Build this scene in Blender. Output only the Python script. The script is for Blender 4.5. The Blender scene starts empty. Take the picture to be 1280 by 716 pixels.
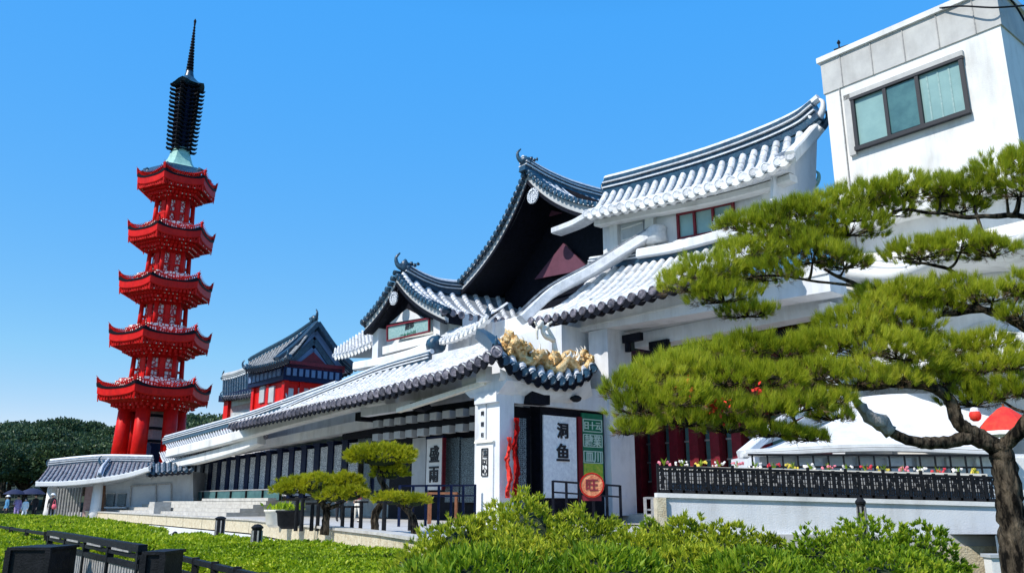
import bpy, math, random
import numpy as np
from mathutils import Vector, noise
random.seed(7); RNG = np.random.default_rng(7)
V = Vector
scene = bpy.context.scene
COL = scene.collection
# ------------------------------------------------------------------ camera geometry
TH = math.radians(14.55); FPX = 1040.0; EYE = 1.7
cT, sT = math.cos(TH), math.sin(TH)
def ray(px, py):
    a = (px-640)/FPX; b = (358-py)/FPX
    return V((a, cT-b*sT, sT+b*cT))
OC = V((-.6, 28, 0)); U = V((.64, -.7684, 0)).normalized(); N = V((.7684, .64, 0)).normalized(); ZU = V((0, 0, 1))
def H(s, d, z): return OC+U*s+N*d+ZU*z            # hall frame: along the facade, depth behind it, height
def onD(px, py, d):
    r = ray(px, py); r0 = V((0, 0, EYE))
    t = (d+N.dot(OC))/N.dot(r); p = r*t+r0
    return (U.dot(p-OC), d, p.z)
def onS(px, py, s):
    r = ray(px, py); r0 = V((0, 0, EYE))
    t = (s+U.dot(OC))/U.dot(r); p = r*t+r0
    return (s, N.dot(p-OC), p.z)
def PD(px, py, d): return H(*onD(px, py, d))
def PS(px, py, s): return H(*onS(px, py, s))
def PY(px, py, Y):
    r = ray(px, py); t = Y/r.y; return V((r.x*t, Y, EYE+r.z*t))
def PZ(px, py, z):
    r = ray(px, py); t = (z-EYE)/r.z; return V((r.x*t, r.y*t, z))
# ------------------------------------------------------------------ materials
def mat(name, col, rough=.6, col2=None, scale=3., bump=0., metal=0., bscale=None, detail=6, spec=.5, stretch=None, lo=.35, hi=.65, grime=0., gcol=(.22, .21, .19), gscale=2.2, island=0.):
    m = bpy.data.materials.new(name); m.use_nodes = True
    nt = m.node_tree; b = nt.nodes['Principled BSDF']
    b.inputs['Roughness'].default_value = rough; b.inputs['Metallic'].default_value = metal
    b.inputs['Specular IOR Level'].default_value = spec
    b.inputs['Base Color'].default_value = (*col, 1)
    tc = nt.nodes.new('ShaderNodeTexCoord')
    vec = tc.outputs['Object']
    if stretch:
        mp = nt.nodes.new('ShaderNodeMapping'); mp.inputs['Scale'].default_value = stretch
        nt.links.new(vec, mp.inputs['Vector']); vec = mp.outputs['Vector']
    if col2 is not None:
        n = nt.nodes.new('ShaderNodeTexNoise'); n.inputs['Scale'].default_value = scale; n.inputs['Detail'].default_value = detail
        n.inputs['Roughness'].default_value = .65
        nt.links.new(vec, n.inputs['Vector'])
        r = nt.nodes.new('ShaderNodeValToRGB'); r.color_ramp.elements[0].color = (*col, 1); r.color_ramp.elements[1].color = (*col2, 1)
        r.color_ramp.elements[0].position = lo; r.color_ramp.elements[1].position = hi
        nt.links.new(n.outputs['Fac'], r.inputs['Fac']); last = r.outputs['Color']
        if grime:      # rain streaks and dirt patches worn into the paint
            mp2 = nt.nodes.new('ShaderNodeMapping'); mp2.inputs['Scale'].default_value = (1, 1, .16); nt.links.new(tc.outputs['Object'], mp2.inputs['Vector'])
            g1 = nt.nodes.new('ShaderNodeTexNoise'); g1.inputs['Scale'].default_value = gscale; g1.inputs['Detail'].default_value = 9; g1.inputs['Roughness'].default_value = .7
            nt.links.new(mp2.outputs['Vector'], g1.inputs['Vector'])
            g2 = nt.nodes.new('ShaderNodeTexNoise'); g2.inputs['Scale'].default_value = gscale*.35; g2.inputs['Detail'].default_value = 5; nt.links.new(tc.outputs['Object'], g2.inputs['Vector'])
            mu = nt.nodes.new('ShaderNodeMath'); mu.operation = 'MULTIPLY'; nt.links.new(g1.outputs['Fac'], mu.inputs[0]); nt.links.new(g2.outputs['Fac'], mu.inputs[1])
            mr = nt.nodes.new('ShaderNodeMapRange'); mr.inputs['From Min'].default_value = .22; mr.inputs['From Max'].default_value = .46; mr.inputs['To Max'].default_value = grime
            nt.links.new(mu.outputs[0], mr.inputs['Value'])
            mx = nt.nodes.new('ShaderNodeMix'); mx.data_type = 'RGBA'; nt.links.new(mr.outputs[0], mx.inputs[0]); nt.links.new(last, mx.inputs[6]); mx.inputs[7].default_value = (*gcol, 1); last = mx.outputs[2]
        if island:     # every tile fired a little differently
            ge = nt.nodes.new('ShaderNodeNewGeometry'); mr = nt.nodes.new('ShaderNodeMapRange'); mr.inputs['To Min'].default_value = 1-island; mr.inputs['To Max'].default_value = 1.05
            nt.links.new(ge.outputs['Random Per Island'], mr.inputs['Value'])
            vm = nt.nodes.new('ShaderNodeVectorMath'); vm.operation = 'SCALE'; nt.links.new(last, vm.inputs[0]); nt.links.new(mr.outputs[0], vm.inputs['Scale']); last = vm.outputs[0]
        nt.links.new(last, b.inputs['Base Color'])
    if bump:
        n2 = nt.nodes.new('ShaderNodeTexNoise'); n2.inputs['Scale'].default_value = bscale or scale*4; n2.inputs['Detail'].default_value = 8
        nt.links.new(vec, n2.inputs['Vector'])
        bp = nt.nodes.new('ShaderNodeBump'); bp.inputs['Strength'].default_value = bump; bp.inputs['Distance'].default_value = .05
        nt.links.new(n2.outputs['Fac'], bp.inputs['Height']); nt.links.new(bp.outputs['Normal'], b.inputs['Normal'])
    return m
def leafmat(name, cols, trans=.35, rough=.5, patch=1.2):
    m = bpy.data.materials.new(name); m.use_nodes = True; nt = m.node_tree; b = nt.nodes['Principled BSDF']
    out = nt.nodes['Material Output']
    g = nt.nodes.new('ShaderNodeNewGeometry'); r = nt.nodes.new('ShaderNodeValToRGB')
    tc = nt.nodes.new('ShaderNodeTexCoord'); no = nt.nodes.new('ShaderNodeTexNoise'); no.inputs['Scale'].default_value = patch
    nt.links.new(tc.outputs['Object'], no.inputs['Vector'])
    ad = nt.nodes.new('ShaderNodeMath'); ad.operation = 'MULTIPLY_ADD'; ad.inputs[1].default_value = .6
    mu = nt.nodes.new('ShaderNodeMath'); mu.operation = 'MULTIPLY_ADD'; mu.inputs[1].default_value = 1.3; mu.inputs[2].default_value = -.45
    nt.links.new(no.outputs['Fac'], mu.inputs[0])
    nt.links.new(g.outputs['Random Per Island'], ad.inputs[0]); nt.links.new(mu.outputs[0], ad.inputs[2])
    cr = r.color_ramp
    for i, c in enumerate(cols):
        p = i/(len(cols)-1)
        if i < 2: e = cr.elements[i]; e.position = p
        else: e = cr.elements.new(p)
        e.color = (*c, 1)
    # re-assign after insertion order
    for e, (i, c) in zip(sorted(cr.elements, key=lambda e: e.position), enumerate(cols)): e.color = (*c, 1)
    nt.links.new(ad.outputs[0], r.inputs['Fac']); nt.links.new(r.outputs['Color'], b.inputs['Base Color'])
    b.inputs['Roughness'].default_value = rough; b.inputs['Specular IOR Level'].default_value = .35
    t = nt.nodes.new('ShaderNodeBsdfTranslucent'); nt.links.new(r.outputs['Color'], t.inputs['Color'])
    mx = nt.nodes.new('ShaderNodeMixShader'); mx.inputs[0].default_value = trans
    nt.links.new(b.outputs[0], mx.inputs[1]); nt.links.new(t.outputs[0], mx.inputs[2]); nt.links.new(mx.outputs[0], out.inputs['Surface'])
    return m
def fretmat(name, dark, light, scale=9., thick=.5, rough=.4):
    """carved lattice: light fretwork over a dark ground"""
    m = bpy.data.materials.new(name); m.use_nodes = True; nt = m.node_tree; b = nt.nodes['Principled BSDF']
    tc = nt.nodes.new('ShaderNodeTexCoord'); v = nt.nodes.new('ShaderNodeTexVoronoi'); v.feature = 'DISTANCE_TO_EDGE'; v.distance = 'EUCLIDEAN'
    v.inputs['Scale'].default_value = scale; v.inputs['Randomness'].default_value = .65
    nt.links.new(tc.outputs['Object'], v.inputs['Vector'])
    r = nt.nodes.new('ShaderNodeValToRGB'); r.color_ramp.elements[0].color = (*light, 1); r.color_ramp.elements[1].color = (*dark, 1)
    r.color_ramp.elements[0].position = thick*.2; r.color_ramp.elements[1].position = thick*.2+.04
    nt.links.new(v.outputs['Distance'], r.inputs['Fac']); nt.links.new(r.outputs['Color'], b.inputs['Base Color'])
    b.inputs['Roughness'].default_value = rough
    return m
M = {}
M['plaster'] = mat('plaster', (.66, .69, .73), .75, (.76, .77, .78), .9, .2, bscale=30, grime=.45)
M['plaster2'] = mat('warm_plaster', (.72, .72, .70), .8, (.78, .78, .76), .5, .15, bscale=25, grime=.42)
M['panel'] = mat('coping_panel', (.42, .42, .41), .7, (.52, .52, .50), 1.2, .1, grime=.5)
M['tile'] = mat('white_tile', (.62, .65, .69), .4, (.84, .85, .86), 4., .35, bscale=18, grime=.42, gcol=(.14, .15, .16), gscale=6, island=.25)
M['tilebase'] = mat('tile_bed', (.10, .12, .15), .5, (.30, .33, .36), 5., .3)
M['dtile'] = mat('dark_tile', (.012, .035, .07), .3, (.035, .10, .16), 4., .3, bscale=20, island=.5)
M['cap'] = mat('eave_cap', (.05, .05, .07), .4, (.30, .27, .31), 6., .3, island=.5)
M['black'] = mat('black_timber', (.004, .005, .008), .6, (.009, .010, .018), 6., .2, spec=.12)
M['navy'] = mat('navy_timber', (.004, .009, .034), .55, (.008, .018, .06), 5., .2, spec=.15)
M['maroon'] = mat('maroon_timber', (.12, .002, .010), .6, (.20, .005, .018), 4., .15)
M['purple'] = mat('purple_board', (.10, .03, .055), .6, (.13, .04, .07), 2., .1)
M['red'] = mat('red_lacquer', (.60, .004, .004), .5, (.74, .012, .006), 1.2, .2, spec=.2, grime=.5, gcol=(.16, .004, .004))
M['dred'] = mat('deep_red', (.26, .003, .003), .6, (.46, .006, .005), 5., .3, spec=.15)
M['orange'] = mat('orange_base', (.70, .13, .04), .5, (.78, .2, .07), 3.)
M['copper'] = mat('green_copper', (.20, .42, .36), .5, (.36, .60, .52), 2., .2)
M['gold'] = mat('gilded', (.55, .26, .04), .38, (.95, .76, .42), 7., 1., metal=.25, bscale=22)
M['ivory'] = mat('ivory', (.80, .74, .60), .5, (.88, .84, .74), 5.)
M['stone'] = mat('stone', (.40, .38, .34), .85, (.56, .54, .49), 3., .4)
M['sand'] = mat('sandstone', (.48, .40, .26), .9, (.66, .60, .44), 7., .6, bscale=30)
M['paving'] = mat('paving', (.40, .40, .39), .85, (.52, .51, .49), 1.5, .2)
M['kerb'] = mat('kerb', (.62, .63, .64), .8, (.72, .72, .71), 3., .2)
M['soil'] = mat('soil', (.05, .035, .02), .95, (.11, .08, .05), 4., .5)
M['grass'] = mat('ground_green', (.05, .075, .02), .95, (.10, .12, .03), 3., .4)
M['hillm'] = mat('hill_ground', (.015, .03, .018), 1., (.03, .05, .025), .1)
M['iron'] = mat('black_iron', (.007, .008, .010), .55, (.016, .017, .02), 12., .2, spec=.15)
M['iron2'] = mat('weathered_slat', (.22, .22, .22), .6, (.40, .39, .37), 9., .2)
M['bark'] = mat('bark', (.006, .005, .004), .95, (.15, .12, .085), 9., 1., bscale=22, stretch=(1, 1, .3), lo=.42, hi=.68, spec=.1)
M['fret'] = fretmat('white_fretwork', (.02, .04, .08), (.72, .75, .78), 11., .55)
M['fretr'] = fretmat('red_fretwork', (.84, .78, .72), (.50, .006, .006), 2.1, .5)
M['fretg'] = fretmat('dark_fretwork', (.012, .02, .03), (.20, .27, .30), 15., .4)
M['teal'] = mat('teal_board', (.16, .30, .30), .5, (.30, .44, .42), 9., .1)
M['green'] = mat('green_board', (.006, .13, .07), .45, (.01, .2, .10), 4.)
M['mint'] = mat('mint_paint', (.55, .72, .62), .6)
M['ink'] = mat('ink', (.012, .014, .02), .6)
M['glass'] = mat('window_glass', (.05, .12, .13), .06, (.09, .2, .2), 1.2, spec=.8)
M['curtain'] = mat('pale_blind', (.20, .34, .33), .25, (.26, .42, .40), 1., spec=.8)
M['bluebase'] = mat('blue_plinth', (.09, .15, .27), .7, (.12, .19, .32), 3.)
M['grey'] = mat('grey_wall', (.42, .45, .48), .75, (.52, .54, .55), 1.2, .15, grime=.5)
M['pink'] = mat('pinkish_panel', (.36, .22, .22), .7, (.48, .34, .33), 4.)
M['brass'] = mat('copper_disc', (.42, .09, .04), .45, (.66, .32, .15), 6., .5, metal=.3)
M['redcloth'] = mat('red_cloth', (.72, .015, .012), .7, (.80, .05, .02), 6., .2)
M['slate'] = mat('slate_tile', (.20, .21, .22), .5, (.36, .37, .37), 4., .3, island=.3)
M['skin'] = mat('skin', (.55, .36, .27), .6)
M['hair'] = mat('hair', (.012, .01, .01), .5)
M['woodbr'] = mat('brown_wood', (.20, .07, .03), .5, (.30, .12, .05), 6.)
def cloth(n, c): return mat(n, c, .8, tuple(min(1, x*1.3) for x in c), 8., .2)
M['lav'] = cloth('lavender_cloth', (.36, .26, .50)); M['pinkc'] = cloth('pink_cloth', (.70, .12, .16)); M['whitec'] = cloth('white_cloth', (.75, .77, .80))
M['bluec'] = cloth('blue_cloth', (.06, .22, .40)); M['blackc'] = cloth('black_cloth', (.012, .012, .016)); M['navyc'] = cloth('navy_cloth', (.008, .014, .05))
M['needle'] = leafmat('pine_needle', [(.06, .09, .010), (.29, .36, .018), (.50, .55, .03), (.72, .70, .10)], .48, patch=.9)
M['needle2'] = leafmat('bright_needle', [(.20, .25, .01), (.42, .44, .015), (.58, .54, .02)], .4, patch=1.5)
M['leaf'] = leafmat('bush_leaf', [(.07, .11, .006), (.28, .36, .016), (.48, .54, .035), (.62, .60, .06)], .35, patch=1.3)
M['leafd'] = leafmat('deep_leaf', [(.05, .11, .006), (.15, .28, .010), (.30, .42, .02), (.44, .48, .04)], .35, patch=1.5)
M['hedge'] = leafmat('hedge_leaf', [(.03, .06, .004), (.22, .34, .006), (.40, .52, .012), (.62, .62, .05)], .35, patch=.7)
M['tree'] = leafmat('hazed_leaf', [(.02, .05, .035), (.045, .09, .05), (.085, .14, .055), (.15, .20, .07)], .15, patch=.25)  # distance haze mixed into the leaf colours, bluer and lighter
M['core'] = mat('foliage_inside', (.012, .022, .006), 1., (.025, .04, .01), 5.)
M['brush'] = mat('dry_twigs', (.10, .06, .03), .9, (.2, .13, .07), 6.)
# ------------------------------------------------------------------ objects
ORG = {}
def tag(o, label=None, cat=None, group=None, kind=None):
    if label: o['label'] = label
    if cat: o['category'] = cat
    if group: o['group'] = group
    if kind: o['kind'] = kind
    return o
def thing(name, label, cat, loc=(0, 0, 0), group=None):
    o = bpy.data.objects.new(name, None); COL.objects.link(o); o.location = loc; o.empty_display_size = .2
    ORG[o] = V(loc); return tag(o, label, cat, group)
def link(me, name, material, parent=None, smooth=False):
    o = bpy.data.objects.new(name, me); COL.objects.link(o)
    mats = material if isinstance(material, (list, tuple)) else [material]
    for m in mats: me.materials.append(m)
    if smooth: me.polygons.foreach_set('use_smooth', [True]*len(me.polygons))
    if parent: o.parent = parent; ORG[o] = ORG[parent]
    else: ORG[o] = V((0, 0, 0))
    return o
class MB:
    def __init__(s): s.v = []; s.f = []; s.mi = []
    def add(s, vs, fs, mi=0):
        k = len(s.v); s.v += [V(p) for p in vs]; s.f += [tuple(i+k for i in f) for f in fs]; s.mi += [mi]*len(fs); return s
    def hexa(s, p, mi=0):      # 8 points, bottom 4 then top 4
        return s.add(p, [(0, 3, 2, 1), (4, 5, 6, 7), (0, 1, 5, 4), (1, 2, 6, 5), (2, 3, 7, 6), (3, 0, 4, 7)], mi)
    def box(s, a0, a1, b0, b1, c0, c1, fr=None, mi=0):
        fr = fr or H
        return s.hexa([fr(a0, b0, c0), fr(a1, b0, c0), fr(a1, b1, c0), fr(a0, b1, c0), fr(a0, b0, c1), fr(a1, b0, c1), fr(a1, b1, c1), fr(a0, b1, c1)], mi)
    def bar(s, p, q, w, h, up=ZU, mi=0):
        p, q = V(p), V(q); t = (q-p).normalized(); sd = t.cross(up)
        if sd.length < 1e-4: sd = t.cross(V((1, 0, 0)))
        sd.normalize(); u = sd.cross(t).normalized(); a, b = sd*w/2, u*h/2
        return s.hexa([p-a-b, p+a-b, q+a-b, q-a-b, p-a+b, p+a+b, q+a+b, q-a+b], mi)
    def tube(s, pts, rad, n=8, mi=0, cap=True, jit=0.):
        pts = [V(p) for p in pts]; m = len(pts)
        if not hasattr(rad, '__len__'): rad = [rad]*m
        ref = V((.3, .2, 1)).normalized(); rings = []
        k = len(s.v)
        for i, p in enumerate(pts):
            t = (pts[min(i+1, m-1)]-pts[max(i-1, 0)]).normalized()
            a = t.cross(ref)
            if a.length < .05: a = t.cross(V((1, 0, .1)))
            a.normalize(); b = a.cross(t)
            for j in range(n):
                w = 2*math.pi*j/n; r = rad[i]*(1+(random.uniform(-jit, jit) if jit else 0))
                s.v.append(p+a*math.cos(w)*r+b*math.sin(w)*r)
        for i in range(m-1):
            for j in range(n):
                j2 = (j+1) % n
                s.f.append((k+i*n+j, k+i*n+j2, k+(i+1)*n+j2, k+(i+1)*n+j)); s.mi.append(mi)
        if cap:
            s.f.append(tuple(k+j for j in range(n))[::-1]); s.f.append(tuple(k+(m-1)*n+j for j in range(n))); s.mi += [mi, mi]
        return s
    def lathe(s, c, prof, n=16, mi=0, axis=ZU, a=None):
        """prof: list of (radius, height along axis)"""
        axis = V(axis).normalized(); a = V((1, 0, 0)) if abs(axis.z) > .9 else axis.cross(ZU).normalized(); b = axis.cross(a).normalized()
        k = len(s.v); c = V(c)
        for r, h in prof:
            for j in range(n):
                w = 2*math.pi*j/n; s.v.append(c+axis*h+a*math.cos(w)*r+b*math.sin(w)*r)
        for i in range(len(prof)-1):
            for j in range(n):
                j2 = (j+1) % n; s.f.append((k+i*n+j, k+i*n+j2, k+(i+1)*n+j2, k+(i+1)*n+j)); s.mi.append(mi)
        s.f.append(tuple(k+j for j in range(n))[::-1]); s.f.append(tuple(k+(len(prof)-1)*n+j for j in range(n))); s.mi += [mi, mi]
        return s
    def grid(s, rows, mi=0, closed=False):
        k = len(s.v); m = len(rows); n = len(rows[0])
        for r in rows: s.v += [V(p) for p in r]
        for i in range(m-1):
            for j in range(n-1+(1 if closed else 0)):
                j2 = (j+1) % n; s.f.append((k+i*n+j, k+i*n+j2, k+(i+1)*n+j2, k+(i+1)*n+j)); s.mi.append(mi)
        return s
    def sweep(s, pts, prof, mi=0, side=None):
        """prof closed polygon of (side, up)"""
        pts = [V(p) for p in pts]; m = len(pts); rows = []
        for i, p in enumerate(pts):
            t = (pts[min(i+1, m-1)]-pts[max(i-1, 0)]).normalized()
            sd = V(side) if side is not None else t.cross(ZU).normalized()
            up = sd.cross(t).normalized()
            rows.append([p+sd*a+up*b for a, b in prof])
        k = len(s.v); s.grid(rows, mi, True); n = len(prof)
        s.f.append(tuple(k+j for j in range(n))[::-1]); s.f.append(tuple(k+(m-1)*n+j for j in range(n))); s.mi += [mi, mi]
        return s
    def poly(s, pts, off, mi=0):
        """prism: polygon pts extruded by vector off"""
        n = len(pts); pts = [V(p) for p in pts]
        return s.add(pts+[p+V(off) for p in pts], [tuple(range(n))[::-1], tuple(range(n, 2*n))]+[(i, (i+1) % n, n+(i+1) % n, n+i) for i in range(n)], mi)
    def blob(s, c, r, mi=0, amp=.2, n=10, m=7, sc=(1, 1, 1)):
        rows = []; c = V(c); sd = random.random()*50
        for i in range(m+1):
            ph = math.pi*i/m; row = []
            for j in range(n):
                w = 2*math.pi*j/n; q = V((math.sin(ph)*math.cos(w), math.sin(ph)*math.sin(w), math.cos(ph)))
                k = 1+amp*noise.noise(q*1.8+V((sd, 0, 0)))*2
                row.append(c+V((q.x*sc[0], q.y*sc[1], q.z*sc[2]))*r*k)
            rows.append(row)
        return s.grid(rows, mi, True)
    def text(s, body, p, right, up, size, depth=.02, bold=.012, mi=0):
        cu = bpy.data.curves.new('t', 'FONT'); cu.body = body; cu.extrude = depth/size; cu.offset = bold; cu.resolution_u = 3
        o = bpy.data.objects.new('t', cu); COL.objects.link(o)
        me = bpy.data.meshes.new_from_object(o.evaluated_get(bpy.context.evaluated_depsgraph_get()))
        right, up = V(right).normalized(), V(up).normalized(); nrm = right.cross(up)
        xs = [v.co.x for v in me.vertices]; ys = [v.co.y for v in me.vertices]
        cx, cy = (min(xs)+max(xs))/2, (min(ys)+max(ys))/2
        s.add([V(p)+(right*(v.co.x-cx)+up*(v.co.y-cy)+nrm*v.co.z)*size for v in me.vertices], [tuple(f.vertices) for f in me.polygons], mi)
        bpy.data.objects.remove(o); bpy.data.curves.remove(cu); bpy.data.meshes.remove(me)
        return s
    def build(s, name, material, parent=None, smooth=False):
        me = bpy.data.meshes.new(name); o0 = ORG[parent] if parent else V((0, 0, 0))
        me.from_pydata([tuple(p-o0) for p in s.v], [], s.f)
        if any(s.mi): me.polygons.foreach_set('material_index', s.mi)
        me.update()
        return link(me, name, material, parent, smooth)
def FW(x, y, z): return V((x, y, z))
def smoothline(pts, n=8):
    pts = [V(p) for p in pts]
    if len(pts) == 2: return [pts[0].lerp(pts[1], i/n) for i in range(n+1)]
    out = []; P = [pts[0]*2-pts[1]]+pts+[pts[-1]*2-pts[-2]]
    for i in range(1, len(P)-2):
        for k in range(n):
            t = k/n; a, b, c, d = P[i-1], P[i], P[i+1], P[i+2]
            out.append(.5*((2*b)+(c-a)*t+(2*a-5*b+4*c-d)*t*t+(3*b-a-3*c+d)*t*t*t))
    out.append(pts[-1]); return out
def resample(pts, n):
    L = [0.]
    for a, b in zip(pts, pts[1:]): L.append(L[-1]+(b-a).length)
    out = []; j = 0
    for i in range(n+1):
        x = L[-1]*i/n
        while j < len(L)-2 and L[j+1] < x: j += 1
        t = (x-L[j])/max(1e-9, L[j+1]-L[j]); out.append(pts[j].lerp(pts[j+1], min(1, t)))
    return out
def plen(p): return sum((b-a).length for a, b in zip(p, p[1:]))
def copy_tree(o, parent=None):
    c = o.copy(); COL.objects.link(c)
    if parent: c.parent = parent
    for ch in list(o.children): copy_tree(ch, c)
    return c
# ------------------------------------------------------------------ roof builders
def roof(root, eave, top, spacing=.45, r=.12, sag=.25, rib='tile', base='tilebase', cap='cap', edge='black', soffit='plaster', drop=.22, name='tile_roof', tile_len=.42):
    E = smoothline(eave); T = smoothline(top); n = max(3, round(plen(E)/spacing)); E = resample(E, n); T = resample(T, n)
    m = max(3, round((E[n//2]-T[n//2]).length/tile_len))
    def P(i, t):
        p = T[i].lerp(E[i], t); p = p.copy(); p.z -= sag*4*t*(1-t); return p
    rows = [[P(i, j/m) for i in range(n+1)] for j in range(m+1)]
    fb = MB().grid(rows); o = fb.build(name, M[base], root, True)
    # tile ribs
    rb = MB()
    for i in range(n+1):
        e = (E[min(i+1, n)]-E[max(i-1, 0)]).normalized()
        rws = []
        for j in range(m):
            rws = []; jx = random.uniform(-.012, .012); jz = random.uniform(0, .018)
            for t, k in ((j/m, .9), ((j+.99)/m, 1.1)):
                p = P(i, t); tg = (P(i, min(1, t+.02))-P(i, max(0, t-.02))).normalized()
                up = e.cross(tg); up = up if up.z > 0 else -up; up.normalize()
                rws.append([p+e*(math.cos(w)*r*k+jx)+up*math.sin(w)*r*k*1.05+ZU*jz for w in (0, .6, 1.2, 1.94, 2.54, math.pi)])
            rws.append([q+ZU*0-up*0.0+(P(i, min(1, t))-q)*.25 for q in rws[-1]]); rb.grid(rws)
    rb.build('rib_tiles', M[rib], o, True)
    # eave ends: round caps and pendant lips
    cb = MB(); lb = MB()
    for i in range(n+1):
        e = (E[min(i+1, n)]-E[max(i-1, 0)]).normalized(); out = (E[i]-P(i, .9)); out.z = 0; out.normalize()
        cb.lathe(E[i]+ZU*.02-out*.05, [(r*1.15, 0), (r*1.2, .09), (r*.95, .12), (r*.8, .10)], 12, axis=out)
        if i < n:
            a, b = E[i], E[i+1]; q = []
            for k in range(7):
                t = k/6; q.append(a.lerp(b, t)-ZU*(drop*(.55+.6*math.sin(math.pi*t)))+out*.02)
            lb.grid([[a.lerp(b, k/6)+ZU*.03+out*.02 for k in range(7)], q]); lb.grid([q, [p-out*.3 for p in q]])
    cb.build('eave_caps', M[cap], o); lb.build('eave_lip', M[edge], o)
    if soffit:
        sb = MB().grid([[p-ZU*(drop*.9) for p in r_] for r_ in rows]); sb.build('soffit', M[soffit], root)
    return o
def ridge(root, pts, w=.4, h=.5, a='dtile', b='tile', ribs=True, name='ridge'):
    P = smoothline(pts); o = MB().sweep(P, [(-w/2, -.15), (w/2, -.15), (w*.4, h), (-w*.4, h)]).build(name, M[a], root)
    lb = MB()
    for k in (.28, .62): lb.sweep(P, [(-w*.62, h*k), (w*.62, h*k), (w*.62, h*k+.06), (-w*.62, h*k+.06)])
    lb.tube([p+ZU*(h+.03) for p in P], w*.3, 8)
    lb.build('ridge_courses', M[b], o)
    return o
def band(root, pts, w, h, m, name, side=None):
    c = .25
    prof = [(-w/2, -h/2*(1-c)), (-w/2*(1-c), -h/2), (w/2*(1-c), -h/2), (w/2, -h/2*(1-c)), (w/2, h/2*(1-c)), (w/2*(1-c), h/2), (-w/2*(1-c), h/2), (-w/2, h/2*(1-c))]
    return MB().sweep(smoothline(pts), prof, side=side).build(name, M[m], root, False)
def horn(root, p, out, size, m='dtile', name='ridge_ornament'):
    """curled ridge-end ornament: scroll body with an upswept horn and small lobes"""
    p = V(p); out = V(out).normalized(); b = MB()
    pts = [p-out*size*.5, p, p+out*size*.35+ZU*size*.25, p+out*size*.45+ZU*size*.7, p+out*size*.2+ZU*size*1.05]
    b.tube(smoothline(pts, 5), [size*x for x in np.linspace(.28, .05, 21)], 8)
    b.blob(p+ZU*size*.15-out*size*.1, size*.33, amp=.35)
    for k in range(4): b.blob(p-out*size*(.35+.22*k)+ZU*size*(.22+.1*(k % 2)), size*(.17-.02*k), amp=.3, n=8, m=5)
    return b.build(name, M[m], root, True)
def hallwall(root, name, m, s0, s1, d, z0, z1, th=.25):
    return MB().box(s0, s1, d, d+th, z0, z1).build(name, M[m], root)
def RD(x0, x1, yt, yb, d):
    ym = (yt+yb)/2; xm = (x0+x1)/2
    return onD(x0, ym, d)[0], onD(x1, ym, d)[0], onD(xm, yb, d)[2], onD(xm, yt, d)[2]
def RS(x0, x1, yt, yb, s):
    ym = (yt+yb)/2; xm = (x0+x1)/2
    return onS(x0, ym, s)[1], onS(x1, ym, s)[1], onS(xm, yb, s)[2], onS(xm, yt, s)[2]
# ================================================================== SETTING
def struct(o): o['kind'] = 'structure'; return o
g = MB(); g.add([(-900, -60, 0), (900, -60, 0), (900, 1500, 0), (-900, 1500, 0)], [(0, 1, 2, 3)])
struct(g.build('ground', M['grass']))
# paved walk between the hedges and the terrace wall
wl = [PZ(-60, 634.5, 1.), PZ(110, 640, 1.), PZ(320, 652, 1.), PZ(490, 672, 1.), PZ(640, 696, 1.)]
offv = -N*2.2
mb = MB(); mb.poly([V((p.x, p.y, .004)) for p in wl]+[V((p.x, p.y, .004))+offv for p in reversed(wl)], (0, 0, .12)); struct(mb.build('path', M['paving']))
# raised terrace in front of the temple
tp = wl[1:]+[V((2.2, 12.6, 1)), V((3.4, 19.9, 1)), V((12.0, 19.9, 1)), H(14, 3, 1), H(14, 22, 1), H(-46, 22, 1), H(-47, 2.5, 1), V((-34, 66, 1))]
mb = MB(); mb.poly([V((p.x, p.y, .15)) for p in tp], (0, 0, .85)); struct(mb.build('terrace', M['paving']))
# ================================================================== STONE WALL, STEPS
t = thing('retaining_wall', 'low beige stone retaining wall with white kerb below the steps', 'wall', wl[1])
a = MB(); k = MB(); c = MB()
for p, q in zip(wl[1:], wl[2:]):
    for i in range(12):
        a.bar(p.lerp(q, i/12)-N*.12-ZU*.16, p.lerp(q, (i+.985)/12)-N*.12-ZU*.16, .26, .46)
    k.bar(p-N*.5-ZU*.62, q-N*.5-ZU*.62, .5, .36); c.bar(p-N*.1+ZU*.09, q-N*.1+ZU*.09, .42, .06)
a.build('stone_course', M['sand'], t); k.build('kerb', M['kerb'], t); c.build('coping', M['stone'], t)
t = thing('stone_steps', 'long grey stone steps climbing to the colonnade', 'steps', H(-35, 0, 1))
for i in range(4):
    MB().box(-44.5, -22-i*.1, -.2+i*.75, 5.4, 1.004+i*.2, 1.2+i*.2).build('step', M['stone'], t)
MB().box(-33.5, -32.5, -.6, .4, 1, 1.75).build('side_block', M['stone'], t)
MB().box(-31.8, -22, 2.02, 2.5, 1.8, 1.95).build('side_block', M['stone'], t)
# ================================================================== GALLERY WING
wing = thing('gallery_building', 'long low wing with navy columns, white lattice and two stepped white eaves', 'building', H(-30, 6, 1.5))
MB().box(-44.2, -12, 5.9, 12, 1.0, 1.95).build('plinth', M['stone'], wing)
MB().box(-43.9, -12, 7.2, 12, 1.95, 6.0).build('wall', M['plaster'], wing)
MB().box(-43.6, -13, 5.62, 5.9, 1.952, 2.05).build('sill', M['stone'], wing)
npan = 15; S0, S1 = -43.6, -18.6; wv = (S1-S0)/npan
for i in range(npan):
    s = S0+i*wv; zt = 4.45+.03*i
    MB().box(s+wv*.4, s+wv, 5.44, 5.5, 2.1, zt).build('lattice_panel', M['fret'], wing)
    mb = MB(); mb.box(s, s+wv*.38, 5.36, 5.9, 1.96, zt+.1); mb.box(s-.05, s+wv*.45, 5.3, 5.92, zt+.1, zt+.25); mb.build('column', M['navy'], wing)
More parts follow.
